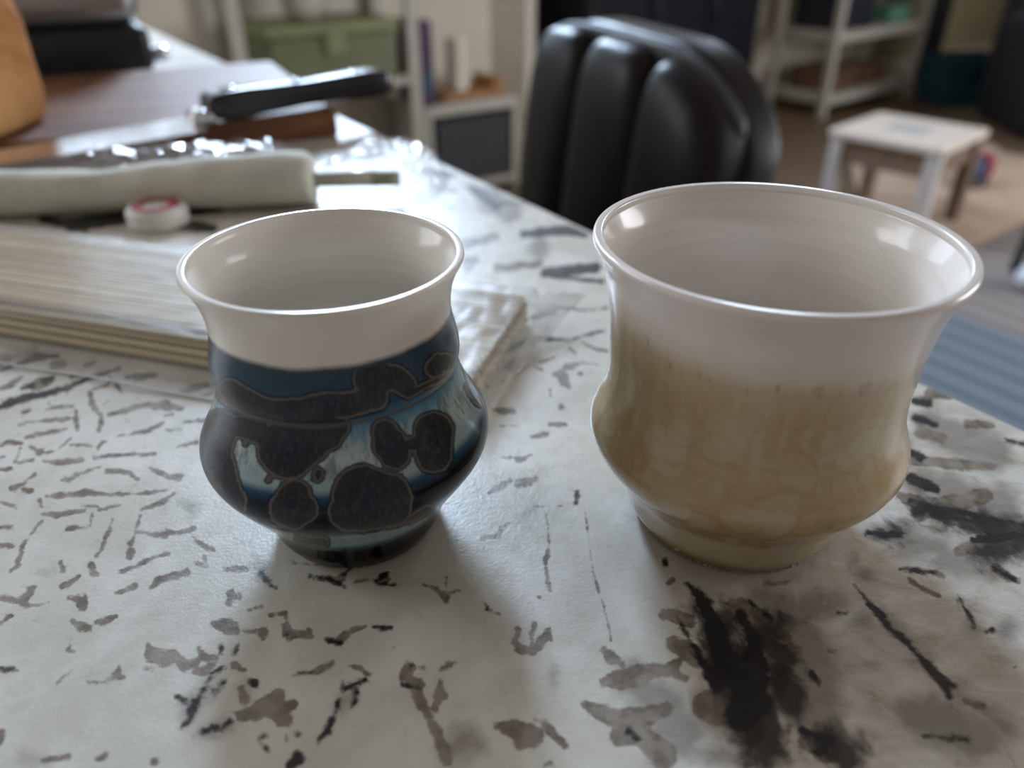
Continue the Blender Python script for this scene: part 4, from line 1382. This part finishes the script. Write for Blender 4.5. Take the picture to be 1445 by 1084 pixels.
tp_ = G(1366, 262, FZ+0.008)
toy = thing('toy_car', 'small red and blue toy lying on the beige rug behind the stool', 'toy', (tp_.x, tp_.y, FZ+0.0085), 0.5)
squadric('body', (0.0, 0, 0.070), (0.055, 0.05, 0.055), 0.6, 0.6, M['navy_toy'], toy, 24, 14)
squadric('roof', (0.075, 0, 0.078), (0.030, 0.045, 0.062), 0.6, 0.6, M['red'], toy, 24, 14)
for sx in (-0.03, 0.05):
    for sy in (-0.045, 0.045):
        squadric('wheel', (sx, sy, 0.018), (0.018, 0.010, 0.018), 0.9, 0.9, M['black_plastic'], toy, 16, 10)

lg = G(1452, 408, FZ+0.0095)
std = thing('floor_stand', 'black metal stand with a rounded white foot on the striped rug', 'stand', (lg.x, lg.y, FZ+0.0100), 0)
tube('pole', [(-0.055, 0.03, 0.05), (0.03, 0.10, 0.45), (0.10, 0.16, 0.8)], 0.016, M['dark_metal'], std, 12)
squadric('foot', (0.03, 0.0, 0.045), (0.085, 0.06, 0.045), 0.8, 0.9, M['white_plastic'], std, 32, 18)
tube('brace', [(0.03, 0.0, 0.05), (-0.055, 0.03, 0.05)], 0.013, M['dark_metal'], std, 10)

# ------------------------------------------------------------------ white shelf with boxes (far right)
SP = G(1158, 166, FZ)
sang = math.radians(38)
sd_ = Vector((math.cos(sang), math.sin(sang), 0)); sn_ = Vector((-sd_.y, sd_.x, 0))
sh = thing('shelf_unit', 'white open shelf unit holding dark boxes beside the cream wall', 'shelf', (SP.x, SP.y, FZ), sang)
SW, SD_, SH = 1.02, 0.40, 1.25
pw = 0.045
for sx in (0, SW):
    for sy in (0, SD_):
        box('post', (sx-pw/2, sy-pw/2, 0), (sx+pw/2, sy+pw/2, SH), M['white_paint'], sh, 0.004)
for zz in (0.07, 0.43, 0.80, 1.17):
    box('shelf_board', (pw/2, -0.018, zz), (SW-pw/2, SD_+0.018, zz+0.055), M['white_paint'], sh, 0.004)


def onshelf(name, label, cat, s, d, z, w, dp_, h, mat, group=None, lid=None, bev=0.01):
    p = SP+sd_*s+sn_*d
    o = thing(name, label, cat, (p.x, p.y, FZ+z+0.0005), sang, group)
    box('body', (0, 0, 0), (w, dp_, h), mat, o, bev, 3)
    if lid: box('lid', (-0.006, -0.006, h), (w+0.006, dp_+0.006, h+0.025), lid, o, 0.004)
    else: box('handle', (w/2-0.05, -0.008, h*0.65), (w/2+0.05, 0.0, h*0.78), M['dark_metal'], o, 0.003)
    return o


onshelf('storage_box', 'navy fabric box on the white shelf beside the corner post', 'box', 0.06, 0.05, 0.485, 0.40, 0.30, 0.24, M['dark_navy'])
onshelf('plastic_tub', 'small mint green tub at the end of the white shelf', 'tub', 0.66, 0.05, 0.485, 0.24, 0.20, 0.07, M['mint'], lid=M['mint'])
onshelf('storage_box', 'reddish brown cardboard box on the lowest white shelf', 'box', 0.10, 0.05, 0.125, 0.34, 0.28, 0.14, M['brown_card'])
onshelf('wicker_basket', 'low brown basket on the lowest white shelf', 'basket', 0.50, 0.06, 0.125, 0.30, 0.26, 0.11, simple('orange_brown_wicker', (0.17, 0.085, 0.04), 0.8, 0.2, 40))

# grey curtain panel beside the shelf
cu0 = atY(1285, 60, 6.05); cu0.z = FZ
vs, fs = [], []
ncu = 60
for i in range(ncu+1):
    u = i/ncu
    p = cu0+CD*(u*0.36)+CN*(0.03*math.sin(u*26)+0.03)
    for zz in (0.02, 0.5, 1.2, 2.3):
        vs.append((p.x, p.y, FZ+zz))
for i in range(ncu):
    for j in range(3):
        fs.append((i*4+j, (i+1)*4+j, (i+1)*4+j+1, i*4+j+1))
cu = pyd('curtain', vs, fs, M['curtain'])
sm = cu.modifiers.new('thick', 'SOLIDIFY'); sm.thickness = 0.004
tag(cu, 'dark grey curtain hanging to the floor beside the white shelf', 'curtain')

# teal crate
cr_ = G(1327, 152, FZ)
crt = thing('storage_crate', 'teal plastic crate on the floor against the olive wall', 'crate', (cr_.x, cr_.y, FZ+0.0005), math.radians(8))
for nm, lo, hi in (('panel', (0, 0, 0), (0.40, 0.012, 0.30)), ('panel', (0, 0.288, 0), (0.40, 0.30, 0.30)),
                   ('panel', (0, 0.012, 0), (0.012, 0.288, 0.30)), ('panel', (0.388, 0.012, 0), (0.40, 0.288, 0.30)), ('bottom', (0.012, 0.012, 0), (0.388, 0.288, 0.01))):
    box(nm, lo, hi, M['teal'], crt, 0.002)
box('rim', (-0.01, -0.01, 0.275), (0.41, 0.0, 0.30), M['teal'], crt, 0.003)
box('handle_opening', (0.13, -0.002, 0.15), (0.27, 0.0, 0.21), M['dark_navy'], crt)

# black armchair at the right edge
ac = Vector((2.86, 4.30, FZ))
arm = thing('armchair', 'black upholstered armchair beside the teal crate', 'armchair', (ac.x, ac.y, FZ+0.0005), math.radians(-6))
blk = simple('black_upholstery', (0.013, 0.014, 0.018), 0.7, 0.2, 30.0)
squadric('arm', (0.08, 0.40, 0.30), (0.10, 0.42, 0.30), 0.3, 0.3, blk, arm)
squadric('arm', (0.78, 0.40, 0.30), (0.10, 0.42, 0.30), 0.3, 0.3, blk, arm)
squadric('seat', (0.43, 0.36, 0.26), (0.26, 0.36, 0.20), 0.3, 0.3, blk, arm)
squadric('backrest', (0.43, 0.74, 0.52), (0.42, 0.13, 0.50), 0.3, 0.3, blk, arm)
for sx in (0.08, 0.78):
    for sy in (0.08, 0.72):
        box('foot', (sx-0.03, sy-0.03, 0), (sx+0.03, sy+0.03, 0.05), M['dark_metal'], arm)

# black cabinet on the far wall
cb = thing('media_cabinet', 'tall black cabinet against the cream wall behind the leather chair', 'cabinet')
q0 = cw(-0.02, 0.02)
s_a, s_b, dd = 0.10, 1.42, 0.36
prism('body', cquad(s_a, s_b, 0.012, dd), FZ+0.0005, 0.25, M['black_cab'], cb)
for k in range(3):
    w_ = (s_b-s_a)/3
    pr_ = prism('door', cquad(s_a+k*w_+0.008, s_a+(k+1)*w_-0.008, dd, dd+0.018), FZ+0.06, 0.24, M['black_cab'], cb)
    hm = cw(s_a+k*w_+0.05, dd+0.03)
    tube('handle', [(hm.x, hm.y, -0.35), (hm.x, hm.y, -0.15)], 0.006, M['dark_metal'], pr_, 8)

# ------------------------------------------------------------------ shelves beside the window wall (left background)


def wthing(name, label, cat, s, d, z):
    p = WA0+WA*s+WN*d
    return thing(name, label, cat, (p.x, p.y, z), math.atan2(WA.y, WA.x))


yl_ = Vector((-WA.y, WA.x, 0)); sgw = 1 if yl_.dot(WN) > 0 else -1


def wb(name, s0, s1, d0, d1, z0, z1, mat, parent, bevel=0.004):
    a, b = sorted((sgw*d0, sgw*d1))
    return box(name, (s0, a, z0), (s1, b, z1), mat, parent, bevel)


F0 = 0.0005
ts_ = wthing('shelf_unit', 'white shelf unit with a green lidded bin by the window wall', 'shelf', 0.60, 0.02, FZ+F0)
for s in (0.0, 0.69):
    for d in (0.0, 0.34):
        wb('post', s-0.02, s+0.025, d, d+0.04, 0, 1.30, M['white_paint'], ts_)
for z in (0.12, 0.50, 0.95, 1.25):
    wb('shelf_board', 0.025, 0.67, 0.0, 0.375, z, z+0.03, M['white_paint'], ts_)
gb = wthing('storage_bin', 'olive green plastic bin with sage lid on the white shelf', 'bin', 0.66, 0.06, FZ+0.5305+F0)
wb('body', 0, 0.52, 0, 0.30, 0, 0.17, M['green_body'], gb, 0.015)
wb('lid', -0.012, 0.532, -0.012, 0.312, 0.17, 0.215, M['green'], gb, 0.01)
wb('latch', 0.22, 0.30, 0.30, 0.320, 0.10, 0.19, M['green'], gb, 0.004)
pt_ = wthing('white_pot', 'rounded white pot standing on the green bin lid', 'pot', 0.985, 0.24, FZ+0.7465+F0)
lathe('pot', [(0.0001, 0), (0.045, 0), (0.075, 0.03), (0.085, 0.07), (0.078, 0.12), (0.065, 0.15), (0.058, 0.15), (0.07, 0.11), (0.0001, 0.02)], 36, M['ceramic_white'], pt_)
bk = wthing('box_file', 'purple box file at the end of the white shelf', 'box', 0.50, 0.16, FZ+0.3955+F0)
wb('body', 0, 0.07, 0, 0.2, 0, 0.33, M['purple'], bk, 0.004)
wb('label', 0.01, 0.06, 0.2, 0.2015, 0.05, 0.14, M['blue_card'], bk, 0)
ls = wthing('low_shelf', 'low white shelf cube holding a charcoal bin by the window wall', 'shelf', 0.10, 0.02, FZ+F0)
for s0, s1 in ((0, 0.03), (0.44, 0.47)):
    wb('side_panel', s0, s1, 0, 0.38, 0, 0.355, M['white_paint'], ls)
wb('top_board', 0, 0.47, 0, 0.385, 0.355, 0.395, M['white_paint'], ls)
wb('bottom_board', 0.03, 0.44, 0, 0.375, 0.02, 0.05, M['white_paint'], ls)
gbn = wthing('fabric_bin', 'charcoal fabric bin inside the low white shelf', 'bin', 0.145, 0.06, FZ+0.0505+F0)
wb('body', 0, 0.37, 0, 0.33, 0, 0.28, M['grey_fabric'], gbn, 0.008)
wb('handle', 0.14, 0.22, 0.33, 0.338, 0.19, 0.215, M['dark_metal'], gbn, 0.002)
tw = wthing('wooden_tray', 'orange wooden tray on the low white shelf', 'tray', 0.14, 0.14, FZ+0.3955+F0)
wb('base', 0, 0.30, 0, 0.20, 0, 0.03, M['tray_wood'], tw)
wb('end_block', 0, 0.05, 0, 0.20, 0.03, 0.075, M['tray_wood'], tw)
cdl = wthing('pillar_candle', 'ivory pillar candle standing on the orange wooden tray', 'candle', 0.33, 0.25, FZ+0.4265+F0)
lathe('wax', [(0.0001, 0), (0.045, 0), (0.046, 0.21), (0.038, 0.218), (0.0001, 0.212)], 40, M['wax'], cdl, smooth=False)
tube('wick', [(0, 0, 0.21), (0.002, 0, 0.228)], 0.0015, M['dark_metal'], cdl, 6)
